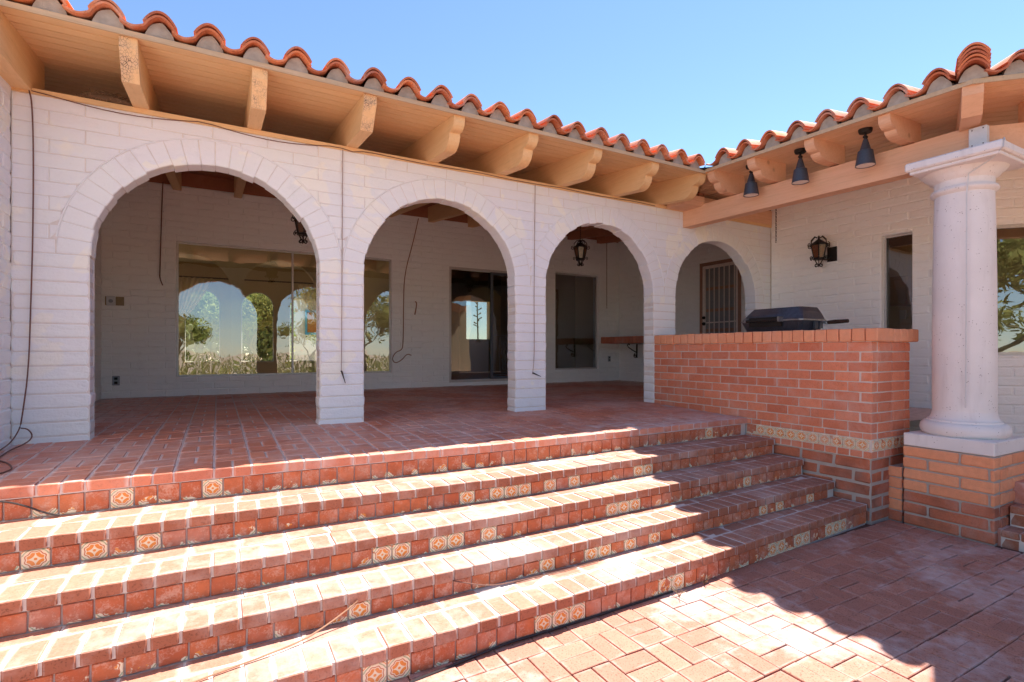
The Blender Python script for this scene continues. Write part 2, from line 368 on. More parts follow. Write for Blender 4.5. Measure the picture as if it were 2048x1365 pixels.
_bc = {}
def cbox(sx, sy, sz, bev, jit, seed):
    """chamfered, slightly uneven box centred on the origin"""
    r = random.Random(seed); hx, hy, hz = sx/2, sy/2, sz/2; b = min(bev, hx*.45, hy*.45, hz*.45)
    V = []; idx = {}
    jv = {}
    for cx in (-1, 1):
        for cy_ in (-1, 1):
            for cz in (-1, 1):
                j = [(r.random()-.5)*2*jit for _ in range(3)]
                for ax in range(3):
                    p = [cx*(hx-b), cy_*(hy-b), cz*(hz-b)]
                    p[ax] = (cx*hx, cy_*hy, cz*hz)[ax]
                    idx[(cx, cy_, cz, ax)] = len(V); V.append(tuple(p[k]+j[k] for k in range(3)))
    Fc = []
    def q(*k): Fc.append(tuple(idx[i] for i in k))
    for s in (-1, 1):
        f = [(s,-1,-1,0),(s,1,-1,0),(s,1,1,0),(s,-1,1,0)]; q(*(f if s > 0 else f[::-1]))
        f = [(-1,s,-1,1),(-1,s,1,1),(1,s,1,1),(1,s,-1,1)]; q(*(f if s > 0 else f[::-1]))
        f = [(-1,-1,s,2),(1,-1,s,2),(1,1,s,2),(-1,1,s,2)]; q(*(f if s > 0 else f[::-1]))
    for a in (-1, 1):
        for c in (-1, 1):
            f = [(a,c,-1,0),(a,c,-1,1),(a,c,1,1),(a,c,1,0)]; q(*(f if a*c > 0 else f[::-1]))
            f = [(a,-1,c,0),(a,1,c,0),(a,1,c,2),(a,-1,c,2)]; q(*(f if a*c > 0 else f[::-1]))
            f = [(-1,a,c,1),(-1,a,c,2),(1,a,c,2),(1,a,c,1)]; q(*(f if a*c > 0 else f[::-1]))
            for d in (-1, 1):
                f = [(a,c,d,0),(a,c,d,1),(a,c,d,2)]; q(*(f if a*c*d > 0 else f[::-1]))
    return V, Fc
def bmesh_box(sx, sy, sz, mat, bev=.004, jit=.002, nvar=4):
    sx, sy, sz = round(sx, 3), round(sy, 3), round(sz, 3)
    k = (sx, sy, sz, mat.name, bev, jit, random.randrange(nvar))
    if k not in _bc:
        mb = MB(); V, Fc = cbox(sx, sy, sz, bev, jit, hash(k[:3]+k[4:]) & 0xffff); mb.add(V, Fc)
        _bc[k] = mb.mesh('piece', mat)
    return _bc[k]
def rotz(p, a):
    c, s = math.cos(a), math.sin(a); return (p[0]*c-p[1]*s, p[0]*s+p[1]*c)
class Frame:
    """wall frame: s along the face, d into the wall, z up"""
    def __init__(s, ox, oy, a): s.o = (ox, oy); s.a = a
    def __call__(s, u, d, z):
        x, y = rotz((u, d), s.a); return (s.o[0]+x, s.o[1]+y, z)
def px(p):
    x, y, z = p[0]-CAMP[0], p[1]-CAMP[1], p[2]-CAMP[2]
    c, s = math.cos(YAW), math.sin(YAW); d = x*s+y*c
    if d < 0.1: return None
    return 1024+F*(x*c-y*s)/d, HY-F*z/d, d
def inframe(p, m=40):
    q = px(p); return q is not None and -m < q[0] < 2048+m and -m < q[1] < 1365+m
def brick(parent, name, size, mat, loc, rot=(0, 0, 0), bev=.004, jit=.002, kind=None):
    return link(name, bmesh_box(*size, mat, bev, jit), parent, loc, rot)

# arcade geometry
AW, AP, AT, AZ = 1.6046, 0.3878, 0.175, 1.351
AR = AW/2
ARCH = [AR+i*(AW+AP) for i in range(4)]
PLATE = 2.461
def in_arch(x, z):
    for c in ARCH:
        if abs(x-c) < AR and z < AZ+math.sqrt(AR*AR-(x-c)**2): return True
    return False
def seen_through(p):
    """is a point of the porch visible through the arches (or to the right of the arcade)?"""
    if p[1] <= 0.02: return inframe(p)
    k = (0-CAMP[1])/(p[1]-CAMP[1]); x = CAMP[0]+(p[0]-CAMP[0])*k; z = CAMP[2]+(p[2]-CAMP[2])*k
    return in_arch(x, z)
def area_px(p, size2):
    q = px(p); return size2/(q[2]**2) if q else 0

# ------------------------------------------------------------------ ground
mb = MB(); mb.box(-300, 300, -300, 300, -1.0, -0.87)
solo('desert_ground', mb, M['sand'], None, None, kind='structure')
mb = MB(); mb.box(-25, 30, 9.95, 60, -.86, -0.02)
solo('garden_ground', mb, M['sand'], None, None, kind='structure')

# ------------------------------------------------------------------ patio (basket weave pavers)
mb = MB(); mb.box(-3, 9.0, -8.0, -2.3, -0.868, -0.818)
patio = tag(link('patio', None, None, (2.5, -4, -0.86)), kind='structure')
part('joint_sand', mb, M['msand'], patio)
PM = 0.214; cells = []
ai = R(1.5)
for i in range(-22, 34):
    for j in range(-27, 2):
        x0 = 2.63+i*PM; y0 = -2.956+j*PM
        for k in range(2):
            if (i+j) % 2 == 0: c = (x0+PM/2, y0+PM/4+k*PM/2); sz = (PM-.004, PM/2-.004)
            else: c = (x0+PM/4+k*PM/2, y0+PM/2); sz = (PM/2-.004, PM-.004)
            if c[1] > -2.56 or c[0] > 8.8 or c[0] < -2.6: continue
            if c[0] > 5.82 and c[1] > -3.3: continue
            cells.append((c, sz))
def ppos(c): return (c[0], c[1], -0.80)
scored = sorted(cells, key=lambda t: -(area_px(ppos(t[0]), 1) if inframe(ppos(t[0])) else 0))
def hp(): return -0.827+random.uniform(-.003, .003)
for c, sz in scored[:300]:
    brick(patio, 'paver', (sz[0], sz[1], .054), M['paver'], (c[0], c[1], hp()), (random.uniform(-.006, .006), random.uniform(-.006, .006), random.uniform(-.012, .012)), .003, .0022)
mb = MB()
for c, sz in scored[300:]:
    z = -0.80+random.uniform(-.002, .002); mb.box(c[0]-sz[0]/2, c[0]+sz[0]/2, c[1]-sz[1]/2, c[1]+sz[1]/2, z-.05, z, random.random())
part('far_pavers', mb, M['paver'], patio, kind='stuff')

# ------------------------------------------------------------------ terrace deck
def dz(y): return 0.034*min(y, 0)
def nose0(x): return float(np.interp(x, [-.5, 1, 2.6, 4, 5.6], [-1.30, -1.325, -1.395, -1.365, -1.335]))
terrace = tag(link('terrace_floor', None, None, (2.5, 0, -0.05)), kind='structure')
mb = MB()
XS = np.linspace(-.9, 5.62, 24)
for a, c in zip(XS[:-1], XS[1:]):
    ya, yc = nose0(a)+.012, nose0(c)+.012
    mb.add([(a, ya, dz(ya)-.004), (c, yc, dz(yc)-.004), (c, 0, -.004), (a, 0, -.004), (a, ya, -.105), (c, yc, -.105)], [(0, 1, 2, 3), (4, 5, 1, 0)])
mb.add([(-.9, 0, -.004), (8.6, 0, -.004), (8.6, 4.2, -.004), (-.9, 4.2, -.004)], [(0, 1, 2, 3)])
mb.add([(5.64, -2.4, -.010), (7.95, -2.4, -.010), (7.95, 0, -.010), (5.64, 0, -.010)], [(0, 1, 2, 3)])
part('floor_mortar', mb, M['mdeck'], terrace)
DM = 0.2; cells = []
for i in range(-3, 46):
    for j in range(-7, 28):
        x0 = -.4+i*DM; y0 = -1.345+(j+7)*DM-.055
        for k in range(2):
            if (i+j) % 2 == 0: c = (x0+DM/2, y0+DM/4+k*DM/2); sz = (DM-.011, DM/2-.011)
            else: c = (x0+DM/4+k*DM/2, y0+DM/2); sz = (DM/2-.011, DM-.011)
            if c[1] > 4.08 or c[0] > 8.55 or c[0] < -.5: continue
            if c[0] > 5.5 and c[1] < -.03: continue
            if c[1] < 0: # follow the slightly bowed front edge
                s_ = min(1, max(0, (-c[1]-.2)/1.0)); c = (c[0], c[1]+(nose0(c[0])+1.40)*s_)
            cells.append((c, sz))
def dpos(c): return (c[0], c[1], dz(c[1]))
scored = sorted(cells, key=lambda t: -(area_px(dpos(t[0]), 1)/px(dpos(t[0]))[2] if seen_through(dpos(t[0])) else 0))
for c, sz in scored[:300]:
    brick(terrace, 'brick', (sz[0], sz[1], .056), M['deck'], (c[0], c[1], dz(c[1])-.028+random.uniform(-.0015, .0015)), (math.atan(.034) if c[1] < 0 else 0, random.uniform(-.004, .004), random.uniform(-.01, .01)), .004, .0018)
mb = MB()
for c, sz in scored[300:]:
    V, Fc = cbox(sz[0], sz[1], .05, .004, .0015, random.randrange(9999)); z = dz(c[1])-.025
    mb.add([(p[0]+c[0], p[1]+c[1], p[2]+z+(.034*p[1] if c[1] < 0 else 0)) for p in V], Fc, random.random())
part('far_bricks', mb, M['deck'], terrace, kind='stuff')

# ------------------------------------------------------------------ brick staircase
STEPS = [  # (z of tread, nose line)
    (-.212, ([-.6, 1, 2.6, 4, 5.6], [-1.675, -1.685, -1.745, -1.70, -1.655])),
    (-.357, ([-.6, 2.5, 4, 5.6], [-2.035, -2.045, -2.005, -1.943])),
    (-.505, ([-.6, 2.7, 3.7, 5.6], [-2.32, -2.308, -2.282, -2.227])),
    (-.640, ([-.6, 2.3, 3.4, 5.6], [-2.625, -2.616, -2.602, -2.491]))]
NOSE = [nose0]+[(lambda x, d=d: float(np.interp(x, d[0], d[1]))) for z, d in STEPS]
ZT = [-.046]+[z for z, d in STEPS]+[-.80]
DECO = {0: [.36, .48, .81, 4.89, 5.01, 5.2, 5.29], 1: [.13, .35, .56, 2.26, 2.48, 2.58, 2.69, 2.9, 3.11, 3.43, 3.53, 3.63, 3.74, 3.85],
        2: [1.63, 1.72, 1.83, 1.94, 2.04, 2.15, 2.25, 2.36, 3.0, 3.21, 3.31, 3.42, 4.76], 3: [1.4, 2.48, 2.79, 2.9, 3.11, 3.32, 4.52, 4.83, 4.94, 5.18, 5.26],
        4: [1.39, 1.51, 2.17, 2.27, 2.39, 2.5, 3.14, 3.24, 4.26, 4.38, 4.57, 4.66, 5.04, 5.15, 5.26]}
stair = thing('brick_staircase', 'wide sunlit brick staircase of four steps with tiled risers rising to the terrace', 'staircase', (2.5, -2.0, -.8))
XL, XRT = -.42, 5.585
def step_core(name, i, parent):
    """mortar body of tread i (1..4) or of the top riser (0)"""
    mb = MB(); X_ = np.linspace(XL, XRT+.01, 26)
    for a, c in zip(X_[:-1], X_[1:]):
        z = ZT[i]-.0035; zb = ZT[i+1]-.05
        f = [NOSE[i](a)+.024, NOSE[i](c)+.024]
        if i > 0:
            f2 = [NOSE[i](a)+.010, NOSE[i](c)+.010]; bk = [NOSE[i-1](a)+.03, NOSE[i-1](c)+.03]
            mb.add([(a, f2[0], z), (c, f2[1], z), (c, bk[1], z), (a, bk[0], z), (a, f2[0], z-.052), (c, f2[1], z-.052), (a, f[0], z-.052), (c, f[1], z-.052), (a, f[0], zb), (c, f[1], zb)],
                   [(0, 1, 2, 3), (4, 5, 1, 0), (6, 7, 5, 4), (8, 9, 7, 6)])
        else:
            mb.add([(a, f[0], z-.05), (c, f[1], z-.05), (a, f[0], zb), (c, f[1], zb)], [(2, 3, 1, 0)])
    return part('mortar_bed', mb, M['mwhite'], parent)
for i in range(5):
    st = link('step' if i else 'top_riser', None, stair, (2.5, NOSE[i](2.5), ZT[i+1] if i == 0 else ZT[i]))
    step_core('mortar', i, st)
    # riser tiles
    h = ZT[i]-ZT[i+1]-.064; x = XL+.055+random.uniform(0, .05)
    if i == 0: x = -.40
    while x < XRT-.05:
        if not (i >= 3 and x < -.1):
            y = NOSE[i](x)+.018
            deco = any(abs(x-dx) < .055 for dx in DECO[i])
            half = random.random()
            chip = deco and half < .22
            nm = M['worn'] if (not deco or chip) else M['deco']
            ang = math.atan((NOSE[i](x+.1)-NOSE[i](x-.1))/.2)
            brick(st, 'tile', (.101, .012, h), nm, (x, y, ZT[i]-.062-h/2), (random.uniform(-.01, .01), 0, ang), .0025, .0012)
        x += .1085
    if i == 0: continue
    # nosing bricks (headers)
    x = XL+.05
    while x < XRT-.04:
        ang = math.atan((NOSE[i](x+.1)-NOSE[i](x-.1))/.2)
        brick(st, 'brick', (.0985, .196, .056), M['nose'], (x, NOSE[i](x)+.098+random.uniform(-.003, .003), ZT[i]-.028+random.uniform(-.0015, .0015)), (0, random.uniform(-.006, .006), ang+random.uniform(-.008, .008)), .004, .0022)
        x += .111
    # back row (stretchers)
    x = XL+.12
    while x < XRT-.08:
        y0 = NOSE[i](x)+.204; y1 = NOSE[i-1](x)+.020; dd = round((y1-y0)*200)/200
        if dd > .03:
            ang = math.atan((NOSE[i](x+.1)-NOSE[i](x-.1))/.2)
            brick(st, 'brick', (.214, dd-.008, .05), M['nose'], (x, (y0+y1)/2, ZT[i]-.0265+random.uniform(-.0015, .0015)), (0, 0, ang), .003, .002)
        x += .222
# solid fill under stairs and deck
mb = MB(); mb.box(XL, 5.58, -1.28, .2, -.86, -.06); mb.box(XL, 5.57, -2.44, -1.28, -.86, -.72)
part('foundation', mb, M['conc'], terrace)

# ------------------------------------------------------------------ walls of painted block
BH = 0.1016
def rect_blocks(s0, s1, z0, z1, openings, pitch=.405, joint=.006, phase=0.0):
    out = []; k = 0; z = z0
    while z < z1-.02:
        zt = min(z+BH, z1); off = (phase+(pitch/2 if k % 2 else 0)) % pitch
        cuts = [s0]+[s for s in np.arange(s0-pitch+off, s1, pitch) if s0+.05 < s < s1-.05]+[s1]
        for a, c in zip(cuts[:-1], cuts[1:]):
            rects = [(a, c, z, zt)]
            for (o0, o1, p0, p1) in openings:
                nr = []
                for (a_, c_, b_, t_) in rects:
                    if c_ <= o0 or a_ >= o1 or t_ <= p0 or b_ >= p1: nr.append((a_, c_, b_, t_)); continue
                    if a_ < o0: nr.append((a_, o0, b_, t_))
                    if c_ > o1: nr.append((o1, c_, b_, t_))
                    if b_ < p0: nr.append((max(a_, o0), min(c_, o1), b_, p0))
                    if t_ > p1: nr.append((max(a_, o0), min(c_, o1), p1, t_))
                rects = nr
            out += [r for r in rects if r[1]-r[0] > .025 and r[3]-r[2] > .022]
        z = zt; k += 1
    return out
def slab_with_holes(fr, s0, s1, z0, z1, d0, d1, openings):
    mb = MB(); ss = sorted({s0, s1, *[o for op in openings for o in op[:2] if s0 < o < s1]}); zz = sorted({z0, z1, *[o for op in openings for o in op[2:] if z0 < o < z1]})
    for a, c in zip(ss[:-1], ss[1:]):
        for e, g in zip(zz[:-1], zz[1:]):
            m = ((a+c)/2, (e+g)/2)
            if any(o[0] < m[0] < o[1] and o[2] < m[1] < o[3] for o in openings): continue
            pts = [fr(a, d0, e), fr(c, d0, e), fr(c, d1, e), fr(a, d1, e), fr(a, d0, g), fr(c, d0, g), fr(c, d1, g), fr(a, d1, g)]
            mb.add(pts, [(0,3,2,1),(4,5,6,7),(0,1,5,4),(1,2,6,5),(2,3,7,6),(3,0,4,7)])
    return mb
def block_wall(root, fr, s0, s1, z0, z1, openings, mat, depth=.2, face=.1, bev=.008, jit=.003, vis=seen_through, limit=300, phase=0.0, inner=None):
    part('wall_core', slab_with_holes(fr, s0, s1, z0, z1, .007, depth, openings), inner or mat, root)
    bl = rect_blocks(s0, s1, z0, z1, openings, phase=phase)
    def pos(r): return fr((r[0]+r[1])/2, 0, (r[2]+r[3])/2)
    sc = sorted(bl, key=lambda r: -(area_px(pos(r), (r[1]-r[0])*(r[3]-r[2])) if vis(pos(r)) else 0))
    nvis = sum(1 for r in bl if vis(pos(r))); n = min(limit, nvis)
    for r in sc[:n]:
        w_, h_ = r[1]-r[0]-.005, r[3]-r[2]-.005
        brick(root, 'block', (round(w_*200)/200, face, round(h_*500)/500), mat, fr((r[0]+r[1])/2, face/2+random.uniform(-.002, .002), (r[2]+r[3])/2), (0, 0, fr.a), bev, jit)
    mb = MB()
    for r in sc[n:]:
        V, Fc = cbox(r[1]-r[0]-.005, face, r[3]-r[2]-.005, bev, jit, random.randrange(9999))
        mb.add([fr(p[0]+(r[0]+r[1])/2, p[1]+face/2, p[2]+(r[2]+r[3])/2) for p in V], Fc, random.random())
    if mb.v: part('hidden_blocks', mb, mat, root, kind='stuff')
def frame_bars(fr, o, bar, d0, d1, mull=()):
    mb = MB()
    def bx(a, c, e, g):
        pts = [fr(a, d0, e), fr(c, d0, e), fr(c, d1, e), fr(a, d1, e), fr(a, d0, g), fr(c, d0, g), fr(c, d1, g), fr(a, d1, g)]
        mb.add(pts, [(0,3,2,1),(4,5,6,7),(0,1,5,4),(1,2,6,5),(2,3,7,6),(3,0,4,7)])
    s0, s1, z0, z1 = o
    bx(s0, s0+bar, z0, z1); bx(s1-bar, s1, z0, z1); bx(s0+bar, s1-bar, z0, z0+bar); bx(s0+bar, s1-bar, z1-bar, z1)
    for m in mull: bx(m-bar/2, m+bar/2, z0+bar, z1-bar)
    return mb
def pane(fr, a, c, e, g, d):
    mb = MB(); mb.add([fr(a, d, e), fr(c, d, e), fr(c, d, g), fr(a, d, g)], [(0, 1, 2, 3)]); return mb
def window(root, fr, o, d=.05, bar=.03, mull=(), name='window', fmat=None, gmat=None):
    wroot = link(name, None, root, fr((o[0]+o[1])/2, d, o[2]))
    part('frame', frame_bars(fr, o, bar, d-.02, d+.03, mull), fmat or M['alu'], wroot)
    ed = [o[0]+bar]+[q for m in mull for q in (m-bar/2, m+bar/2)]+[o[1]-bar]
    for a, c in zip(ed[::2], ed[1::2]): part('pane', pane(fr, a, c, o[2]+bar, o[3]-bar, d), gmat or M['glass'], wroot)
    return wroot

# arcade wall: voussoirs, piers, spandrels
arc = thing('arcade_wall', 'white painted block wall with four round arches along the terrace', 'wall', (3.7, .09, 0))
def fA(u, v, d): return (u, d, v)
def poly_block(poly, mat, name, b=.006, dd=0.0):
    b = b*.8
    n = len(poly); cx = sum(p[0] for p in poly)/n; cz = sum(p[1] for p in poly)/n
    hx = max(abs(p[0]-cx) for p in poly); hz = max(abs(p[1]-cz) for p in poly)
    def ins(k): return [(cx+(p[0]-cx)*(1-k/max(hx, .02)), cz+(p[1]-cz)*(1-k/max(hz, .02))) for p in poly]
    loops = [(ins(b+.0015), dd), (ins(.0015), dd+b), (ins(.0015), AT-b), (ins(b+.0015), AT)]
    mb = MB(); V = []
    for lp, y in loops: V += [(p[0], y, p[1]) for p in lp]
    Fc = [tuple(range(n)), tuple(range(3*n, 4*n))[::-1]]
    for k in range(3):
        for i in range(n): j = (i+1) % n; Fc.append((k*n+i, (k+1)*n+i, (k+1)*n+j, k*n+j))
    mb.add(V, Fc); return part(name, mb, mat, arc)
RW = .192; RO = AR+RW
for ci, c in enumerate(ARCH):
    N = 26
    for k in range(N):
        a0, a1 = math.pi*k/N, math.pi*(k+1)/N; jr = random.uniform(-.009, .007)
        pts = [(c+(AR+jr)*math.cos(a0), AZ+(AR+jr)*math.sin(a0)), (c+RO*math.cos(a0), AZ+RO*math.sin(a0)), (c+RO*math.cos((a0+a1)/2), AZ+RO*math.sin((a0+a1)/2)), (c+RO*math.cos(a1), AZ+RO*math.sin(a1)), (c+(AR+jr)*math.cos(a1), AZ+(AR+jr)*math.sin(a1))]
        poly_block(pts, M['paint'], 'voussoir', .009, random.uniform(-.002, .002))
    # thin bead of plaster along the back of the ring
    mb = MB(); mb.tube([(c+(RO+.004)*math.cos(t), .002, AZ+(RO+.004)*math.sin(t)) for t in np.linspace(.12, math.pi-.12, 40)], .007, 5); part('plaster_bead', mb, M['paint'], arc, True)
def extr(x):
    best = -1
    for c in ARCH:
        if abs(x-c) < RO: best = max(best, AZ+math.sqrt(RO*RO-(x-c)**2))
    return best
XA0, XA1 = -.43, 7.93
piers = [(XA0, 0.0)]+[(ARCH[i]+AR, ARCH[i+1]-AR) for i in range(3)]+[(ARCH[3]+AR, XA1)]
rows = np.arange(0, AZ+1e-6, BH); rows = list(np.linspace(-.06, AZ, 15))
for a, c in piers:
    for z0, z1 in zip(rows[:-1], rows[1:]):
        j = random.uniform(-.007, .007); j2 = random.uniform(-.007, .007); q_ = random.uniform(-.004, .004)
        poly_block([(a+j+.010, z0), (c+j2-.010, z0), (c+j2, z0+.016), (c+j2+.003, (z0+z1)/2), (c+j2+q_, z1-.016), (c+j2-.010, z1), (a+j+.010, z1), (a+j-q_, z1-.016), (a+j-.003, (z0+z1)/2), (a+j, z0+.016)], M['paint'], 'block', .010, random.uniform(-.002, .002))
z = AZ; k = 0
while z < PLATE-.02:
    zt = min(z+BH, PLATE); off = .2 if k % 2 else 0
    cuts = [XA0]+[x for x in np.arange(XA0+off, XA1, .405) if XA0+.06 < x < XA1-.06]+[XA1]
    for a, c in zip(cuts[:-1], cuts[1:]):
        xs = np.linspace(a, c, 25); run = []
        def flush(run):
            if len(run) >= 3 and run[-1][0]-run[0][0] > .03:
                bot = [(x, max(z, e)) for x, e in run]
                # thin the polyline
                keep = [bot[0]]+[bot[i] for i in range(1, len(bot)-1) if i % 4 == 0 or (bot[i][1] > z+1e-6) != (bot[i-1][1] > z+1e-6)]+[bot[-1]]
                poly_block(keep+[(run[-1][0], zt), (run[0][0], zt)], M['paint'], 'block', .008, random.uniform(-.0015, .0015))
        for x in xs:
            e = extr(x)
            if e < zt-.012: run.append((x, e))
            else: flush(run); run = []
        flush(run)
    z = zt; k += 1
mb = MB(); X_ = sorted(set(list(np.linspace(XA0, XA1, 260))+[p for q in piers for p in q]))
def lowz(x):
    for c in ARCH:
        if abs(x-c) < AR: return AZ+math.sqrt(max(0, (AR+.01)**2-(x-c)**2))
    return -.05
for a, c in zip(X_[:-1], X_[1:]):
    m = (a+c)/2; za, zc = (lowz(a+1e-5), lowz(c-1e-5))
    y0, y1 = .0045, AT-.0045
    mb.add([(a, y0, za), (c, y0, zc), (c, y0, PLATE), (a, y0, PLATE), (a, y1, za), (c, y1, zc), (c, y1, PLATE), (a, y1, PLATE)], [(0, 1, 2, 3), (5, 4, 7, 6), (4, 5, 1, 0)])
for a, c in piers: mb.add([(a+.006, .0045, -.05), (a+.006, AT-.008, -.05), (a+.006, AT-.008, AZ), (a+.006, .0045, AZ), (c-.006, .0045, -.05), (c-.006, AT-.008, -.05), (c-.006, AT-.008, AZ), (c-.006, .0045, AZ)], [(0, 1, 2, 3)[::-1], (4, 5, 6, 7)])
part('wall_core', mb, M['pjoint'], arc)

# porch back wall
YB = 4.094
fB = Frame(0, YB, 0)
W1 = (.296, 3.461, .27, 2.24); DR = (4.535, 6.30, .065, 2.205); W2 = (6.88, 8.01, .26, 2.272)
bwall = thing('porch_back_wall', 'shaded cream block wall at the back of the porch with two windows and a sliding door', 'wall', (4, YB, 0))
block_wall(bwall, fB, -.75, 8.77, -.01, 3.04, [W1, DR, W2], M['paintb'], phase=.1)
window(bwall, fB, W1, .06, .028, (1.863,), fmat=M['alu'])
window(bwall, fB, W2, .08, .03, ())
sd = link('sliding_door', None, bwall, fB(5.4, .05, .065))
part('frame', frame_bars(fB, DR, .045, .02, .09), M['alu'], sd)
part('sash', frame_bars(fB, (5.39, 6.25, .11, 2.16), .05, .0, .03), M['darkalu'], sd)
part('pane', pane(fB, 4.58, 5.42, .115, 2.155, .06), M['glassd'], sd)
part('pane', pane(fB, 5.44, 6.20, .16, 2.11, .016), M['glassd'], sd)
mb = MB()   # scrolled screen guard
def spiral(c, r0, turns, fr, d, flip=1, start=0.0, n=26):
    return [fr(c[0]+flip*r0*(1-.8*k/n)*math.cos(start+turns*2*math.pi*k/n), d, c[1]+r0*(1-.8*k/n)*math.sin(start+turns*2*math.pi*k/n)) for k in range(n+1)]
g0 = (5.44, 6.20, .22, .95)
mb.tube([fB(5.45, -.012, .95), fB(6.2, -.012, .95)], .007, 5); mb.tube([fB(5.45, -.012, .19), fB(6.2, -.012, .19)], .006, 5)
mb.tube([fB(5.80, -.012, .75), fB(6.12, -.012, .75), fB(6.12, -.012, .36), fB(5.80, -.012, .36), fB(5.80, -.012, .75)], .009, 5)
for zc, fl in ((.62, 1), (.46, -1), (.78, 1), (.33, -1)): mb.tube(spiral((5.68, zc), .085, 1.6, fB, -.012, 1, fl*1.2), .006, 5)
mb.tube([fB(5.57, -.012, .90), fB(5.56, -.012, .6), fB(5.58, -.012, .24), fB(5.75, -.012, .22), fB(5.85, -.012, .33)], .006, 5)
mb.tube([fB(5.57, -.012, .90), fB(5.7, -.012, .92), fB(5.82, -.012, .80)], .006, 5)
part('screen_guard', mb, M['steel'], sd, True)
# porch side walls
fS = Frame(8.57, 0, -math.pi/2)     # s = -y
SD = (-1.858, -.99, -.01, 2.25)
swall = thing('porch_end_wall', 'shaded block wall closing the right end of the porch with barred entry door', 'wall', (8.6, 2, 0))
block_wall(swall, fS, -YB, -.18, -.01, 2.95, [SD], M['paintb'], limit=200)
dd_ = link('entry_door', None, swall, fS(-1.42, .05, 0))
part('door_frame', frame_bars(fS, (-1.858, -.99, -.06, 2.25), .055, -.01, .07), M['gatef'], dd_)
part('gate_frame', frame_bars(fS, (-1.80, -1.045, 0.02, 2.19), .05, .0, .03, ()), M['gate'], dd_)
for s_ in np.linspace(-1.66, -1.13, 6):
    mb = MB(); mb.tube([fS(s_, .015, .06), fS(s_, .015, 2.15)], .010, 6); part('bar', mb, M['gate'], dd_)
for z_ in (1.16, .45):
    mb = MB(); mb.tube([fS(-1.76, .012, z_), fS(-1.09, .012, z_)], .012, 6); part('rail', mb, M['gate'], dd_)
mb = MB()
for z_, r_ in ((1.25, .028), (1.14, .032)): mb.lathe([(r_, 0), (r_, .02), (r_*.6, .045), (0, .05)], 14); 
mb.v = [fS(-1.745+p[0], -.02-p[2], (1.25 if i < 14*4 else 1.14)+p[1]) for i, p in enumerate(mb.v)]
part('knob', mb, M['iron'], dd_, True)
mb = MB(); mb.add(slab_with_holes(fS, -1.80, -1.05, 0, 2.19, .07, .10, []).v, slab_with_holes(fS, -1.80, -1.05, 0, 2.19, .07, .10, []).f)
part('door_leaf', mb, plain('door_grey', (0.24, 0.235, 0.23), 0.5), dd_)
mb = MB()
for z_ in (.6, 1.0, 1.36, 1.75): 
    q = slab_with_holes(fS, -1.76, -1.09, z_, z_+.05, .05, .07, []); mb.add(q.v, q.f)
part('door_rail', mb, M['gatef'], dd_)
# left wing wall
fL = Frame(-.43, 0, math.pi/2)      # s = y
lwall = thing('left_wing_wall', 'white painted block wall of the left wing at the picture edge', 'wall', (-.5, -1, 0))
block_wall(lwall, fL, -3.6, -.002, -.05, 2.62, [], M['paint'], .3, vis=inframe)
fL2 = Frame(-.56, 0, math.pi/2)
lwall2 = thing('porch_left_wall', 'shaded block wall closing the left end of the porch', 'wall', (-.6, 2, 0))
block_wall(lwall2, fL2, .177, YB, -.01, 3.0, [], M['paintb'], .2)

# right wing wall (two faces meeting at an obtuse corner)
P0 = (5.70, -3.157); T22 = math.tan(R(22.5))
WX = 7.93; WB_ = WX-5.70
fW = Frame(WX, 0, -math.pi/2)
NW = (1.472, 1.802, .88, 2.057)
wwall = thing('wing_wall', 'cream slump block wall of the right wing behind the brick counter', 'wall', (WX, -1, 0))
ycor = P0[1]+WB_*T22
block_wall(wwall, fW, -.0, -ycor, -.85, 2.78, [NW], M['paintb'], .2, bev=.012, jit=.004, vis=inframe, phase=.15)
nwin = window(wwall, fW, NW, .09, .022, (), fmat=M['alu'], gmat=M['glassd'])
mb = MB(); q = slab_with_holes(fW, 1.50, 1.79, 1.93, 2.03, .12, .15, []); mb.add(q.v, q.f); part('blind_valance', mb, M['darkalu'], nwin)
mb = MB(); mb.tube([fW(1.515, .11, 1.95), fW(1.515, .11, 1.05)], .006, 5); part('blind_wand', mb, M['box'], nwin)
fWB = Frame(P0[0], P0[1], -math.pi/4)   # s along the second eave, d inward
def fWBw(u, d, z): return fWB(u, d+WB_, z)
class Sub(Frame):
    def __init__(s): s.a = -math.pi/4
    def __call__(s, u, d, z): return fWBw(u, d, z)
fV = Sub()
VW = (1.10, 2.9, .60, 2.02)
wwall2 = thing('angled_wing_wall', 'cream block wall turning away behind the column with a wide window', 'wall', (8.2, -2.6, 0))
block_wall(wwall2, fV, WB_*T22, 4.6, -.85, 2.78, [VW], M['paintb'], .2, bev=.012, jit=.004, vis=inframe, phase=.1)
window(wwall2, fV, VW, .06, .035, (), fmat=M['alu'])

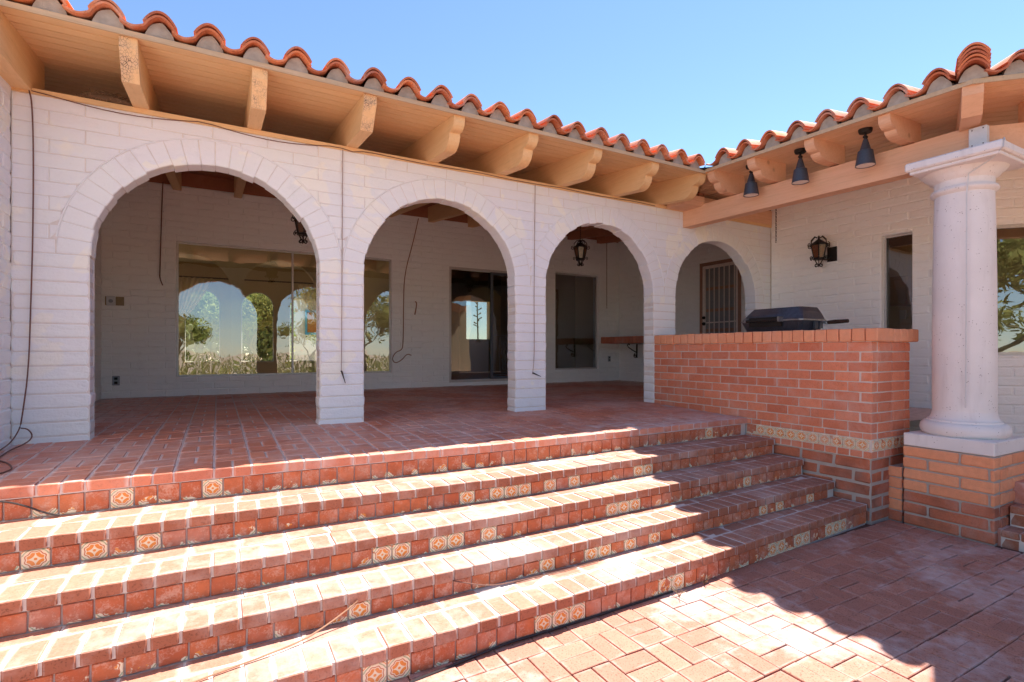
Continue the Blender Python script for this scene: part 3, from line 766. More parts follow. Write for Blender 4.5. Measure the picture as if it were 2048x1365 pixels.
# ------------------------------------------------------------------ brick barbecue counter
bar = thing('brick_counter', 'red brick counter with soldier cap and patterned tile band beside the stairs', 'counter', (5.9, -1.26, -.8))
CX0, CX1, CY = 5.60, 6.235, -2.518
fC = Frame(CX0, 0, -math.pi/2); fE = Frame(CX0, CY, 0); fCR = Frame(CX1, 0, math.pi/2)
mb = MB(); mb.box(CX0+.008, CX1-.008, CY+.008, -.003, -.262, .80); mb2 = MB(); mb2.box(CX0+.022, CX1-.03, CY+.02, -.003, -.86, -.262); part('footing_core', mb2, M['mgrey'], bar)
part('mortar_core', mb, M['mcount'], bar)
ctop, cbot = .73, -.046; ncs = 9; chh = (ctop-cbot)/ncs
def course(root, fr, s0, s1, z0, h, pitch, phase, mat, depth=.09, joint=.010, dd=0.0, bev=.004, jit=.0018, name='brick', zfun=None):
    x = s0-phase
    while x < s1-.012:
        a, c = max(x, s0), min(x+pitch, s1)
        if c-a > .022:
            zz = z0+(zfun((a+c)/2) if zfun else 0)
            brick(root, name, (round((c-a-joint)*400)/400, depth, round((h-joint)*500)/500), mat, fr((a+c)/2, depth/2+dd+random.uniform(-.0015, .0015), zz+h/2), (0, random.uniform(-.004, .004), fr.a), bev, jit)
        x += pitch
for k in range(ncs):
    z0 = ctop-(k+1)*chh; ph = (.115 if k % 2 == 0 else .004)
    course(bar, fC, .0, -CY-(0.1 if k % 2 else .0), z0, chh, .2215, ph, M['cbrick'])
    course(bar, fE, (0.1 if k % 2 == 0 else .0), CX1-CX0, z0, chh, .2215, (.11 if k % 2 else .0), M['cbrick'])
# thin header courses, tile band, lower courses
for z0, h, dd in ((-.100, .054, 0.0), (-.262, .064, 0.004)):
    course(bar, fC, 1.30, -CY, z0, h, .1065, .03, M['cbrick'], dd=dd); course(bar, fE, .105, CX1-CX0, z0, h, .1065, 0, M['cbrick'], dd=dd)
s_ = 1.325
while s_ < -CY-.03:
    brick(bar, 'tile', (.1, .012, .092), M['deco'] if s_ > 1.42 else M['worn'], fC(s_+.053, .004, -.149), (0, 0, fC.a), .002, .0008); s_ += .1065
s_ = .015
while s_ < .60:
    brick(bar, 'tile', (.1, .012, .092), M['deco'], fE(s_+.053, .004, -.149), (0, 0, 0), .002, .0008); s_ += .1065
for k in range(5):
    z0 = -.262-(k+1)*.108
    course(bar, fC, 1.3, -CY-.014, z0, .108, .305, .16 if k % 2 else .02, M['low'], .1, .014, .014, .012, .004)
    course(bar, fE, .02, .56, z0, .108, .305, .12 if k % 2 else .0, M['low'], .1, .014, .014, .012, .004)
# cap
x = -.02
while x > CY-.02:
    brick(bar, 'cap_brick', (.205, .0985, .112), M['cap'], (5.57+.1025, x-.055, .787+random.uniform(-.002, .002)), (0, 0, random.uniform(-.01, .01)), .008, .003); x -= .1065
x = 5.79
while x < CX1+.0:
    brick(bar, 'cap_brick', (.0985, .205, .112), M['cap'], (x+.05, CY-.035+.1025, .787+random.uniform(-.002, .002)), (0, 0, 0), .008, .003); x += .1065
mb = MB(); mb.box(5.78, CX1+.02, CY+.18, -.003, .74, .838); part('cap_slab', mb, M['mgrey'], bar)

# ------------------------------------------------------------------ column and pedestal
ped = thing('column_pedestal', 'square orange brick pedestal carrying the stone column', 'pedestal', (6.19, -2.918, -.81))
px0, px1, py0, py1 = 5.885, 6.50, -3.226, -2.612
mb = MB(); mb.box(px0+.012, px1-.012, py0+.012, py1-.012, -.85, -.15); part('mortar_core', mb, M['mgrey'], ped)
fP1 = Frame(px0, py1, -math.pi/2); fP2 = Frame(px0, py0, 0)
pz = -.147; hh = .0945
for k in range(7):
    z0 = pz-(k+1)*hh; mt = M['ped'] if k < 4 else M['low']
    course(ped, fP1, .0, py1-py0, z0, hh, .395, (.0 if k % 2 == 0 else .215), mt, .1, .014, 0, .008, .003)
    course(ped, fP2, .102, px1-px0, z0, hh, .395, (.18 if k % 2 == 0 else .28), mt, .1, .014, 0, .008, .003)
mb = MB(); V, Fc = cbox(.60, .60, .107, .006, .002, 5); mb.add([(p[0]+6.192, p[1]-2.919, p[2]-.0935) for p in V], Fc); part('plinth_slab', mb, M['stone'], ped)
pier = thing('brick_pier', 'short stack of orange bricks wedged between counter and column pedestal', 'pier', (5.95, -2.55, -.81))
mb = MB(); mb.box(5.915, 6.2, -2.60, -2.50, -.86, -.345); part('mortar_core', mb, M['mgrey'], pier)
fP3 = Frame(5.905, -2.478, -math.pi/2)
for k in range(5): course(pier, fP3, .0, .128, -.34-(k+1)*.0945, .0945, .13, 0, M['ped'] if k < 4 else M['low'], .2, .012, 0, .006, .003)
colm = thing('stone_column', 'pale pitted cast stone column with moulded capital at the corner', 'column', (6.22, -2.92, -.04))
CC = (6.20, -2.92, 0)
mb = MB(); mb.lathe([(.0, -.04), (.262, -.04), (.285, -.02), (.292, .01), (.285, .045), (.262, .066), (.245, .07), (.242, .085), (.232, .088), (.222, .10), (.212, .125), (.207, .16)], 48, CC); part('base_moulding', mb, M['stone'], colm, True)
mb = MB(); mb.lathe([(.207, .16), (.207, .7), (.204, 1.2), (.198, 1.7), (.192, 1.93)], 48, CC); part('shaft', mb, M['stone'], colm, True)
mb = MB(); mb.lathe([(.192, 1.93), (.197, 1.935), (.215, 1.945), (.222, 1.962), (.215, 1.98), (.197, 1.99), (.195, 2.0), (.195, 2.04), (.205, 2.05), (.225, 2.06), (.232, 2.075), (.262, 2.10), (.292, 2.135), (.296, 2.14)], 48, CC); part('neck_moulding', mb, M['stone'], colm, True)
mb = MB()
for hw, za, zb in ((.292, 2.118, 2.145), (.318, 2.145, 2.215)):
    V, Fc = cbox(hw*2, hw*2, zb-za, .012, .001, 3); mb.add([(p[0]+CC[0]-.04, p[1]+CC[1]-.045, p[2]+(za+zb)/2) for p in V], Fc)
part('abacus', mb, M['stone'], colm)

# small steps at the right edge
rst = thing('side_steps', 'short whitened brick steps rising beside the column pedestal at the right edge', 'steps', (6.3, -3.6, -.81))
for k, (xf, zt) in enumerate(((5.93, -.685), (6.10, -.53))):
    mb = MB(); mb.box(xf+.012, 8.0, -5.0, py0-.012, -.86, zt-.01); part('mortar_bed', mb, M['mwhite'], rst)
    y = py0-.065
    while y > -4.9:
        brick(rst, 'brick', (.2, .102, .056), M['nose'], (xf+.10, y, zt-.028), (0, 0, random.uniform(-.01, .01)), .006, .004)
        brick(rst, 'tile', (.012, .102, .085), M['nose'], (xf+.018, y, zt-.105), (0, 0, 0), .003, .002); y -= .113
mb = MB(); mb.box(5.95, 9.5, -6.5, -2.25, -.86, -.69); mb.box(6.24, 9.5, -6.5, -2.52, -.7, -.37)
tag(solo('wing_porch_floor', mb, M['deck'], None, None), kind='structure')

# ------------------------------------------------------------------ roofs
SL = .115; YE = -.704; ZE = 2.688
def zmain(y): return ZE+SL*(y-YE)
roof = thing('main_roof', 'terracotta tiled roof over the arcade with tan boarded eave and carved rafter ends', 'roof', (2.5, 0, 2.46))
bw = .117; y = YE; k = 0
while y < 4.25:
    x1 = 5.70+(y+bw/2-YE) if y < .1 else 9.2
    x1 = min(x1, 9.2)
    mb = MB(); g = .006; za, zb = zmain(y+g), zmain(y+bw-g); t = .022
    A = [(-.95, y+g, za), (x1, y+g, za), (x1+bw*.9, y+bw-g, zb), (-.95, y+bw-g, zb)]
    mb.add(A+[(p[0], p[1], p[2]+t) for p in A], [(0, 3, 2, 1), (4, 5, 6, 7), (0, 1, 5, 4), (1, 2, 6, 5), (2, 3, 7, 6), (3, 0, 4, 7)], .0)
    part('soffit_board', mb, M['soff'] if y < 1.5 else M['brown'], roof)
    y += bw; k += 1
mb = MB()
A = [(-.95, YE+.01, zmain(YE)+.024), (5.70, YE+.01, zmain(YE)+.024), (6.55, YE+.85, zmain(.146)+.024), (9.2, .146, zmain(.146)+.024), (9.2, 4.3, zmain(4.3)+.024), (-.95, 4.3, zmain(4.3)+.024)]
mb.add(A+[(p[0], p[1], p[2]+.02) for p in A], [(5, 4, 3, 2, 1, 0), (6, 7, 8, 9, 10, 11), (0, 1, 7, 6), (1, 2, 8, 7), (2, 3, 9, 8), (3, 4, 10, 9), (4, 5, 11, 10), (5, 0, 6, 11)])
part('roof_deck', mb, M['felt'], roof)
mb = MB(); mb.box(-.95, 5.70, YE-.012, YE+.0, ZE-.004, ZE+.030); part('fascia_edge', mb, M['edge'], roof)
RX = [.312, 1.085, 1.88, 2.65, 3.407, 4.173, 4.957, 5.69]
def scroll_end(y_end, zt, zb, carved):
    """outline (y,z) of the outer end of a rafter, from soffit down to its underside; y grows inwards"""
    if not carved: return [(y_end, zt), (y_end+.01, zt-.07), (y_end+.13, zb)]
    out = [(y_end, zt), (y_end+.002, zt-.025)]
    h = zt-zb
    for t in np.linspace(0, 1, 6): a = t*math.pi/2; out.append((y_end+.002+.085*(1-math.cos(a)), zt-.025-.085*math.sin(a)))  # concave-ish nose
    out.append((y_end+.10, zt-.112))
    for t in np.linspace(0, 1, 7): a = t*math.pi/2; out.append((y_end+.105+.135*(1-math.cos(a)), zt-.116-(h-.116)*math.sin(a)))
    return out
def rafter(x, carved, name='rafter', half=.051, y_in=4.15, mats=None):
    zb0 = 2.497
    yend = YE+.022
    prof = scroll_end(yend, zmain(yend)-.001, 2.497+SL*(yend+.25), carved)
    prof = [(a, min(b_, zmain(a)-.001)) for a, b_ in prof]
    zl = prof[-1][1]; yl = prof[-1][0]
    prof += [(0.0, zb0), (0.3, zb0+SL*.3), (y_in, zb0+SL*y_in), (y_in, zmain(y_in)-.001)]
    mb = MB(); mb.prism(prof, lambda u, v, d: (d, u, v), x-half, x+half)
    return part(name, mb, mats or M['raft'], roof, fix=True)
for i, x in enumerate(RX): rafter(x, i >= 3)
for i in range(3):   # checked, weathered end grain pieces of the three plain rafters
    x = RX[i]; mb = MB(); yend = YE+.022; pr = scroll_end(yend, zmain(yend)-.001, 2.497+SL*(yend+.25), False)
    q = [(yend-.003, pr[0][1]-.002), (pr[1][0]-.003, pr[1][1]), (pr[2][0]-.003, pr[2][1])]
    A = [(x+sx*.0495, a, c) for a, c in q for sx in (-1, 1)]
    mb.add(A, [(0, 2, 3, 1), (2, 4, 5, 3)]); part('weathered_end', mb, M['raftw'], roof, label='black checked end grain of a rafter')
for x in (6.46, 7.23, 8.0):
    mb = MB(); mb.prism([(.0, 2.497), (4.15, 2.497+SL*4.15), (4.15, zmain(4.15)-.001), (.0, zmain(0)-.001)], lambda u, v, d: (d, u, v), x-.051, x+.051); part('rafter', mb, M['brown'], roof, fix=True)
mb = MB(); mb.prism([(-3.2, 2.497-SL*2.0), (-3.2, zmain(-3.2)+.05), (YE, zmain(YE)-.001), (.3, zmain(.3)-.001), (.3, 2.497)], lambda u, v, d: (d, u, v), -.429, -.318); part('edge_beam', mb, M['raft'], roof, fix=True)
mb = MB(); mb.box(XA0, XA1, -.012, AT+.012, PLATE, PLATE+.036); part('wall_plate', mb, M['soff'], roof)
mb = MB(); mb.box(6.3, 7.925, -.02, .05, PLATE+.036, 2.70); part('header_board', mb, M['beamx'], roof)
mb = MB(); mb.box(-.56, 8.57, .60, .63, 2.40, 2.525); part('hidden_light_stop', mb, M['shadedark'], roof)  # unseen board added to keep sky strips out of the window reflections
mb = MB(); mb.box(-.75, 8.6, YB+.02, YB+.12, 2.98, 3.26); part('blocking_board', mb, M['brown'], roof)
mb = MB()
for xa, xb in ((8.57, 8.77), (-.76, -.56)): mb.prism([(.18, 2.42), (4.19, 2.9), (4.19, zmain(4.19)-.003), (.18, zmain(.18)-.003)], lambda u, v, d: (d, u, v), xa, xb)
part('gable_fill', mb, M['paintb'], roof, fix=True)
# S tiles
def s_profile(n=22, W=.281):
    out = []
    for k in range(n+1):
        u = k/n; x = (u-.5)*W*1.06
        t = u
        zz = -.026*math.sin(math.pi*min(1, t/.46)) if t < .46 else .078*math.sin(math.pi*(t-.46)/.54)**.85
        out.append((x, zz+.034))
    return out
def sheet(profile, length, th, rise=0.0):
    """extrude a profile (x,z) along -y..: front at y=0, back at y=length; thickness th"""
    mb = MB(); n = len(profile); V = []
    for yy, dz_ in ((0, 0), (length, rise)):
        V += [(x, yy, z+dz_) for x, z in profile]
        nr = []
        for i in range(n):
            a = profile[max(i-1, 0)]; c = profile[min(i+1, n-1)]; dx, dz2 = c[0]-a[0], c[1]-a[1]; L = math.hypot(dx, dz2); nr.append((-dz2/L, dx/L))
        V += [(x+nr[i][0]*th, yy, z+nr[i][1]*th+dz_) for i, (x, z) in enumerate(profile)]
    Fc = []
    for i in range(n-1):
        Fc += [(i, i+1, n+i+1, n+i), (2*n+i, 3*n+i, 3*n+i+1, 2*n+i+1), (i, 2*n+i, 2*n+i+1, i+1), (n+i, n+i+1, 3*n+i+1, 3*n+i)]
    Fc += [(0, n, 3*n, 2*n), (n-1, 3*n-1, 4*n-1, 2*n-1)]
    mb.add(V, Fc); return mb
S_ME = sheet(s_profile(), .42, .014, .42*SL).mesh('tile', M['terra'], True, True)
hump = [(-.082+.164*k/12, .034+.078*math.sin(math.pi*k/12)**.85) for k in range(13)]
H_ME = sheet([(x, z+.025) for x, z in hump], .44, .014, .44*SL).mesh('cover_tile', M['terra'], True, True)
def plug_mesh():
    mb = MB(); p = [(-.085, .0)]+[(x*.94, max(.003, z-.006+.004*math.sin(x*90))) for x, z in hump]+[(.085, .0)]
    mb.prism(p, lambda u, v, d: (u, d, v), .03, .14); return mb.mesh('mortar_plug', M['plug'], False, True)
PL_ME = plug_mesh()
HOFF = .281*(.73-.5)*1.06     # hump centre inside a tile
def tile_row(root, fr, n, s_first, zf, ang, step=.281, courses=(0, 1, 2)):
    """s_first = s of the first hump"""
    for i in range(n):
        s0 = s_first+i*step
        for cno in courses:
            d0 = -.055+cno*.36; j = random.uniform(-.006, .006)
            link('tile', S_ME, root, fr(s0-HOFF, d0+j, zf(s0, d0)+.038+.0*cno+(.012 if cno else 0)), (random.uniform(-.012, .012), random.uniform(-.022, .022), ang+random.uniform(-.02, .02)))
        d0 = -.06; j = random.uniform(-.012, .012)
        link('cover_tile', H_ME, root, fr(s0, d0+j, zf(s0, d0)+.039), (random.uniform(-.015, .015), random.uniform(-.04, .04), ang+random.uniform(-.045, .045)))
        link('mortar_plug', PL_ME, root, fr(s0+random.uniform(-.008, .008), -.032+random.uniform(-.006, .006), zf(s0, -.03)+.030), (0, 0, ang+random.uniform(-.03, .03)))
fR = Frame(0, YE, 0)
tile_row(roof, fR, 22, .49-.281*3, lambda s, d: zmain(YE+d), 0)
# ---- wing roof
wroof = thing('wing_roof', 'terracotta tiled roof over the right wing with pink beam and scrolled rafter ends', 'roof', (6.5, -1.5, 2.2))
WSL = .045
def zw(yv, wv): return 2.700-.028*(-.73-yv)+WSL*wv
def zwA(x, y): return zw(max(y, -3.4), x-5.70)
t = .022
wv = 0.0
while wv < 4.2:
    g = .006; wa, wb = wv+g, wv+bw-g
    mb = MB()
    def yc(w_): return P0[1]+w_*T22
    ya = YE+wa; yb = YE+wb
    y_top = lambda w_: min(YE+w_*.98, 4.2) if w_ < 2.3 else .3
    A = [(5.70+wa, y_top(wa), zwA(5.70+wa, y_top(wa))), (5.70+wa, yc(wa), zwA(5.70+wa, -3.157)), (5.70+wb, yc(wb), zwA(5.70+wb, -3.157)), (5.70+wb, y_top(wb), zwA(5.70+wb, y_top(wb)))]
    mb.add(A+[(p[0], p[1], p[2]+t) for p in A], [(0, 1, 2, 3)[::-1], (4, 5, 6, 7), (0, 1, 5, 4), (1, 2, 6, 5), (2, 3, 7, 6), (3, 0, 4, 7)])
    part('soffit_board', mb, M['soffy'], wroof, fix=True)
    mb = MB(); zB = lambda w_: 2.632+WSL*w_
    A = [fWB(wa*T22, wa, zB(wa)), fWB(5.0, wa, zB(wa)), fWB(5.0, wb, zB(wb)), fWB(wb*T22, wb, zB(wb))]
    mb.add(A+[(p[0], p[1], p[2]+t) for p in A], [(0, 3, 2, 1), (4, 5, 6, 7), (0, 1, 5, 4), (1, 2, 6, 5), (2, 3, 7, 6), (3, 0, 4, 7)])
    part('soffit_board', mb, M['soffy'], wroof, fix=True)
    wv += bw
mb = MB()
A = [(5.71, YE, zwA(5.7, YE)+.025), (5.71, -3.157, zwA(5.7, -3.157)+.025), (10.0, -3.157+4.3*T22, zwA(10.0, -3.1)+.025), (10.0, .4, zwA(10, -.7)+.025), (7.0, .45, zwA(7, -.7)+.04)]
mb.add(A+[(p[0], p[1], p[2]+.02) for p in A], [(0, 1, 2, 3, 4), (9, 8, 7, 6, 5), (0, 1, 6, 5), (1, 2, 7, 6), (2, 3, 8, 7), (3, 4, 9, 8), (4, 0, 5, 9)])
A = [fWB(0, .01, 2.658), fWB(5.0, .01, 2.658), fWB(5.0, 4.3, 2.658+WSL*4.3), fWB(4.3*T22, 4.3, 2.658+WSL*4.3)]
mb.add(A+[(p[0], p[1], p[2]+.02) for p in A], [(0, 1, 2, 3), (7, 6, 5, 4), (0, 1, 5, 4), (1, 2, 6, 5), (2, 3, 7, 6), (3, 0, 4, 7)])
part('roof_deck', mb, M['felt'], wroof, fix=True)
mb = MB()
A = [(5.688, YE-.012, zwA(5.7, YE)-.004), (5.70, YE-.012, zwA(5.7, YE)-.004), (5.70, P0[1], zwA(5.7, P0[1])-.004), (5.688, P0[1]-.005, zwA(5.7, P0[1])-.004)]
mb.add(A+[(p[0], p[1], p[2]+.034) for p in A], [(0, 1, 2, 3), (7, 6, 5, 4), (0, 1, 5, 4), (1, 2, 6, 5), (2, 3, 7, 6), (3, 0, 4, 7)])
A = [fWB(-.005, -.012, 2.626), fWB(0, 0, 2.626), fWB(5, 0, 2.628), fWB(5, -.012, 2.628)]
mb.add(A+[(p[0], p[1], p[2]+.036) for p in A], [(0, 1, 2, 3), (7, 6, 5, 4), (0, 1, 5, 4), (1, 2, 6, 5), (2, 3, 7, 6), (3, 0, 4, 7)])
part('fascia_edge', mb, M['edge'], wroof, fix=True)
def wrafter(fr, s, name='rafter', half=.046, dend=.03, zt=None, zb=2.49, carved=True, d_in=.56, mat=None):
    pr = scroll_end(dend, zt, zb, carved)
    zt2 = zt+WSL*d_in
    pr = pr+[(d_in, zb), (d_in, zt2)]
    mb = MB(); mb.prism(pr, lambda u, v, d: fr(s+d, u, v), -half, half); part(name, mb, mat or M['beam'], wroof, fix=True)
fWR = Frame(5.70, 0, -math.pi/2)
for yv in (-.76, -1.275, -1.90, -2.545): wrafter(fWR, -yv, zt=zw(yv, .03)-.002, zb=2.488 if yv > -2 else 2.475)
wrafter(fWB, .62, zt=2.632, zb=2.46); wrafter(fWB, 1.4, zt=2.632, zb=2.46)
class Diag(Frame):
    pass
fD = Diag(P0[0], P0[1], -math.pi/2+R(22.5)); wrafter(fD, .0, dend=.02, zt=2.634, zb=2.44, carved=False, half=.062, d_in=1.2)
# beams
mb = MB(); n_ = 12
V = []
for k in range(n_+1):
    yv = -.004-(2.985)*k/n_; zb = 2.256-.055*(k/n_); zt_ = 2.486-.03*(k/n_)
    V += [(6.108, yv, zb), (6.25, yv, zb), (6.25, yv, zt_), (6.108, yv, zt_)]
Fc = [(0, 1, 2, 3), (4*n_, 4*n_+3, 4*n_+2, 4*n_+1)]
for k in range(n_):
    for i in range(4): j = (i+1) % 4; Fc.append((4*k+i, 4*(k+1)+i, 4*(k+1)+j, 4*k+j))
mb.add(V, Fc); part('beam', mb, M['beam'], wroof, fix=True)
mb = MB(); A = []
for s_, d_ in ((.408*T22+.01, .408), (5.0, .408), (5.0, .55), (.55*T22+.01, .55)): A.append(fWB(s_, d_, 2.20))
mb.add(A+[(p[0], p[1], 2.452) for p in A], [(0, 3, 2, 1), (4, 5, 6, 7), (0, 1, 5, 4), (1, 2, 6, 5), (2, 3, 7, 6), (3, 0, 4, 7)]); part('beam', mb, M['beam'], wroof, fix=True)
mb = MB(); mb.prism([(.02, 2.462), (.02, 2.56), (.36, 2.56)]+[(.36-.12*math.cos(a), 2.462+.0+.09*(1-math.sin(a))) for a in np.linspace(math.pi/2, .2, 5)][:0]+[(.36, 2.50), (.30, 2.462)], lambda u, v, d: (d, -u+.0, v), 5.80, 6.107); part('corner_block', mb, M['beamx'], wroof, fix=True)
tile_row(wroof, fWR, 8, .98-.0, lambda s, d: zw(-s, d), -math.pi/2, .281)
tile_row(wroof, fWB, 12, .27, lambda s, d: 2.632+WSL*d, -math.pi/4, .281)
for k in range(5):
    link('stacked_tile', H_ME, wroof, fD(.0, -.07-.006*k, 2.640+.026*k), (0, random.uniform(-.03, .03), fD.a))
link('mortar_plug', PL_ME, wroof, fD(0, -.03, 2.66), (0, 0, fD.a))
mb = MB(); mb.add([(5.60, -.80, 2.742), (5.68, -.72, 2.715), (6.9, .5, 2.87), (6.8, .6, 2.87)], [(0, 1, 2, 3)]); mb.add([(5.62, -.70, 2.74), (5.72, -.80, 2.74), (6.9, .4, 2.84), (6.7, .6, 2.84)], [(0, 1, 2, 3)]); part('valley_flashing', mb, M['felt'], wroof)

# ------------------------------------------------------------------ house interior
room = tag(link('house_interior', None, None, (3, 7, 0)), 'tan plastered rooms behind the porch glass with arched partition and arched garden windows', 'interior')
YF = 9.5; ZC = 2.72
mb = MB(); mb.box(-1.7, 8.8, YB+.2, YF+.25, -.12, -.012); part('floor', mb, M['flooi'], room)
mb = MB(); mb.box(-1.7, 8.8, YB+.2, YF+.25, ZC, ZC+.25); part('ceiling', mb, M['ceili'], room)
def arch_panel(y0, y1, x0, x1, zt, opens, n=16):
    """wall panel with round-headed openings: opens = (x0,x1,z0,spring)"""
    mb = MB(); xs = {x0, x1}
    for a, c, z0, sp in opens:
        r_ = (c-a)/2; m = (a+c)/2
        if sp is None: xs.update((a, c)); continue
        for k in range(n+1): xs.add(round(m-r_*math.cos(math.pi*k/n), 5))
    xs = sorted(xs)
    def q(a, c, lo_a, lo_c, hi_a, hi_c):
        mb.add([(a, y0, lo_a), (c, y0, lo_c), (c, y0, hi_c), (a, y0, hi_a), (a, y1, lo_a), (c, y1, lo_c), (c, y1, hi_c), (a, y1, hi_a)], [(0, 1, 2, 3), (7, 6, 5, 4), (0, 4, 5, 1), (3, 2, 6, 7), (0, 3, 7, 4), (1, 5, 6, 2)])
    for a, c in zip(xs[:-1], xs[1:]):
        m = (a+c)/2; hit = None
        for o in opens:
            if o[0] < m < o[1]: hit = o
        if not hit: q(a, c, 0, 0, zt, zt); continue
        r_ = (hit[1]-hit[0])/2; mm = (hit[0]+hit[1])/2
        top = (lambda x: 2.15) if hit[3] is None else (lambda x: hit[3]+math.sqrt(max(0, r_*r_-(x-mm)**2)))
        q(a, c, top(a), top(c), zt, zt)
        if hit[2] > 0: q(a, c, 0, 0, hit[2], hit[2])
    return mb
part('arched_partition', arch_panel(6.6, 6.75, -1.6, 3.85, ZC, [(1.93-1.58*k-.709, 1.93-1.58*k+.709, 0, 1.771) for k in (-1, 0, 1, 2)]), M['painti'], room)
FW = [(.145, .88), (1.317, 2.052), (2.40, 3.14), (-1.0, -.27)]
part('far_wall', arch_panel(YF, YF+.2, -1.7, 8.8, ZC+.2, [(a, c, .38, 1.735) for a, c in FW]+[(7.32, 8.10, 1.0, None)]), M['painti'], room)
for a, c in FW[:3]:
    mb = MB(); m = (a+c)/2; r_ = (c-a)/2
    pts = [(a+.012, YF+.03, .39), (a+.012, YF+.03, 1.735)]+[(m-(r_-.012)*math.cos(t_), YF+.03, 1.735+(r_-.012)*math.sin(t_)) for t_ in np.linspace(.1, math.pi-.1, 14)]+[(c-.012, YF+.03, 1.735), (c-.012, YF+.03, .39), (a+.012, YF+.03, .39)]
    mb.tube(pts, .014, 5, False); part('garden_window', mb, M['box'], room, True)
mb = MB(); mb.box(3.85, 4.0, YB+.2, YF, 0, ZC); mb.box(6.62, 6.74, YB+.2, 6.0, 0, ZC); mb.box(-1.85, -1.7, YB+.2, YF, -.1, ZC+.1); mb.box(8.77, 8.9, YB, YF, -.1, ZC+.1)
part('side_wall', mb, M['painti'], room)
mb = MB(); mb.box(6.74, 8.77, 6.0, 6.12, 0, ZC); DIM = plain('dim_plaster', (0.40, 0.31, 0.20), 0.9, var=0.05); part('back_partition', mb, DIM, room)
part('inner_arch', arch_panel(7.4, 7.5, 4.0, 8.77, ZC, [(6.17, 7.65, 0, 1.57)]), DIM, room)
mb = MB(); mb.tube([(-.9, 9.3, 2.345), (3.5, 9.3, 2.37)], .018, 8)
rod = solo('curtain_rod', mb, M['iron'], 'black curtain rod above the arched garden windows inside', 'curtain rod', smooth=True)
def curtain(xa, xb, xt, label):
    mb = MB(); n = 40; m = 14; V = []
    for j in range(m+1):
        t_ = j/m; z_ = 2.34-1.5*t_
        for i in range(n+1):
            u = i/n; pinch = 1-(.86*min(1, t_/.75)**1.2); 
            x = xt+(xa+(xb-xa)*u-xt)*pinch; V.append((x, 9.28+.035*math.sin(u*n*1.1)*(.4+.6*pinch), z_))
    Fc = [(j*(n+1)+i, j*(n+1)+i+1, (j+1)*(n+1)+i+1, (j+1)*(n+1)+i) for j in range(m) for i in range(n)]
    mb.add(V, Fc); return solo('curtain', mb, M['cloth'], label, 'curtain', 'sheer curtains inside', True)
curtain(-.05, .72, -.03, 'sheer cream curtain tied back at the left arched garden window')
curtain(2.55, 3.35, 3.2, 'sheer cream curtain tied back at the right arched garden window')
# wing interior
kit = tag(link('kitchen_interior', None, None, (9.2, -2, -.4)), 'dim kitchen seen through the narrow wing window with wooden cabinet', 'interior')
mb = MB(); mb.box(8.14, 12, -6.5, .35, -.42, -.40); part('floor', mb, M['flooi'], kit)
mb = MB(); mb.box(8.14, 12, -2.2, .35, 2.45, 2.55); mb.add([fWB(.95, 2.45, 2.45), fWB(4.6, 2.45, 2.45), fWB(4.6, 5, 2.45), fWB(2.1, 5, 2.45)], [(0, 1, 2, 3)]); part('ceiling', mb, M['ceili'], kit)
part('back_wall', arch_panel(-.9+1.15, .37, 8.14, 11.5, 2.5, []), M['painti'], kit)
mb = MB(); mb.box(10.4, 10.5, -4.5, .3, -.4, 2.5); mb.box(8.2, 12, -6.5, -6.4, -.4, 2.5); part('side_wall', mb, M['painti'], kit)
mb = MB(); V, Fc = cbox(.34, .36, .44, .01, 0, 2); mb.add([(p[0]+10.22, p[1]-.63, p[2]+1.59) for p in V], Fc); part('cabinet', mb, M['cab'], kit)
mb = MB(); mb.box(8.6, 10.2, -.02, .22, -.4, .92); part('lower_cabinet', mb, M['grillw'], kit)
mb = MB(); mb.box(10.36, 10.395, -.66, -.58, 1.16, 1.30); part('wall_phone', mb, M['box'], kit)

# ------------------------------------------------------------------ gas grill on the counter
gr = thing('gas_grill', 'weathered black gas grill sitting on the brick counter', 'grill', (5.98, -1.46, .838))
def frustum(b0, b1, z0, z1, bulge=0.0):
    """b = (x0,x1,y0,y1)"""
    mb = MB(); V = []
    n = 4
    for k in range(n+1):
        t_ = k/n; e = math.sin(t_*math.pi)*bulge
        r_ = [b0[i]+(b1[i]-b0[i])*t_ for i in range(4)]; x0, x1, y0, y1 = r_[0]-e, r_[1]+e, r_[2]-e, r_[3]+e; c = .03
        z_ = z0+(z1-z0)*t_
        V += [(x0+c, y0, z_), (x1-c, y0, z_), (x1, y0+c, z_), (x1, y1-c, z_), (x1-c, y1, z_), (x0+c, y1, z_), (x0, y1-c, z_), (x0, y0+c, z_)]
    Fc = [tuple(range(8))[::-1], tuple(range(8*n, 8*n+8))]
    for k in range(n):
        for i in range(8): j = (i+1) % 8; Fc.append((8*k+i, 8*k+j, 8*(k+1)+j, 8*(k+1)+i))
    mb.add(V, Fc); return mb
mb = frustum((5.82, 6.16, -1.76, -1.15), (5.775, 6.20, -1.80, -1.115), .838, .952); part('fire_box', mb, M['grill'], gr, True)
mb = frustum((5.765, 6.21, -1.81, -1.105), (5.765, 6.21, -1.81, -1.105), .954, .966); part('rim', mb, M['grillm'], gr, True)
mb = frustum((5.775, 6.20, -1.80, -1.115), (5.84, 6.15, -1.75, -1.215), .968, 1.092, .004); part('lid', mb, M['grill'], gr, True)
mb = MB(); mb.tube([(5.725, -1.22, .962), (5.725, -1.60, .962)], .013, 8); part('lid_handle', mb, M['iron'], gr, True)
for yv in (-1.22, -1.60):
    mb = MB(); mb.box(5.705, 5.80, yv-.008, yv+.008, .945, .995); part('handle_bracket', mb, M['grillm'], gr)
mb = MB(); mb.box(5.766, 5.80, -1.60, -1.215, .970, .998); part('handle_slot', mb, M['iron'], gr)
mb = MB(); mb.box(5.762, 5.775, -1.6, -1.23, .90, .945); part('front_vent', mb, M['iron'], gr)
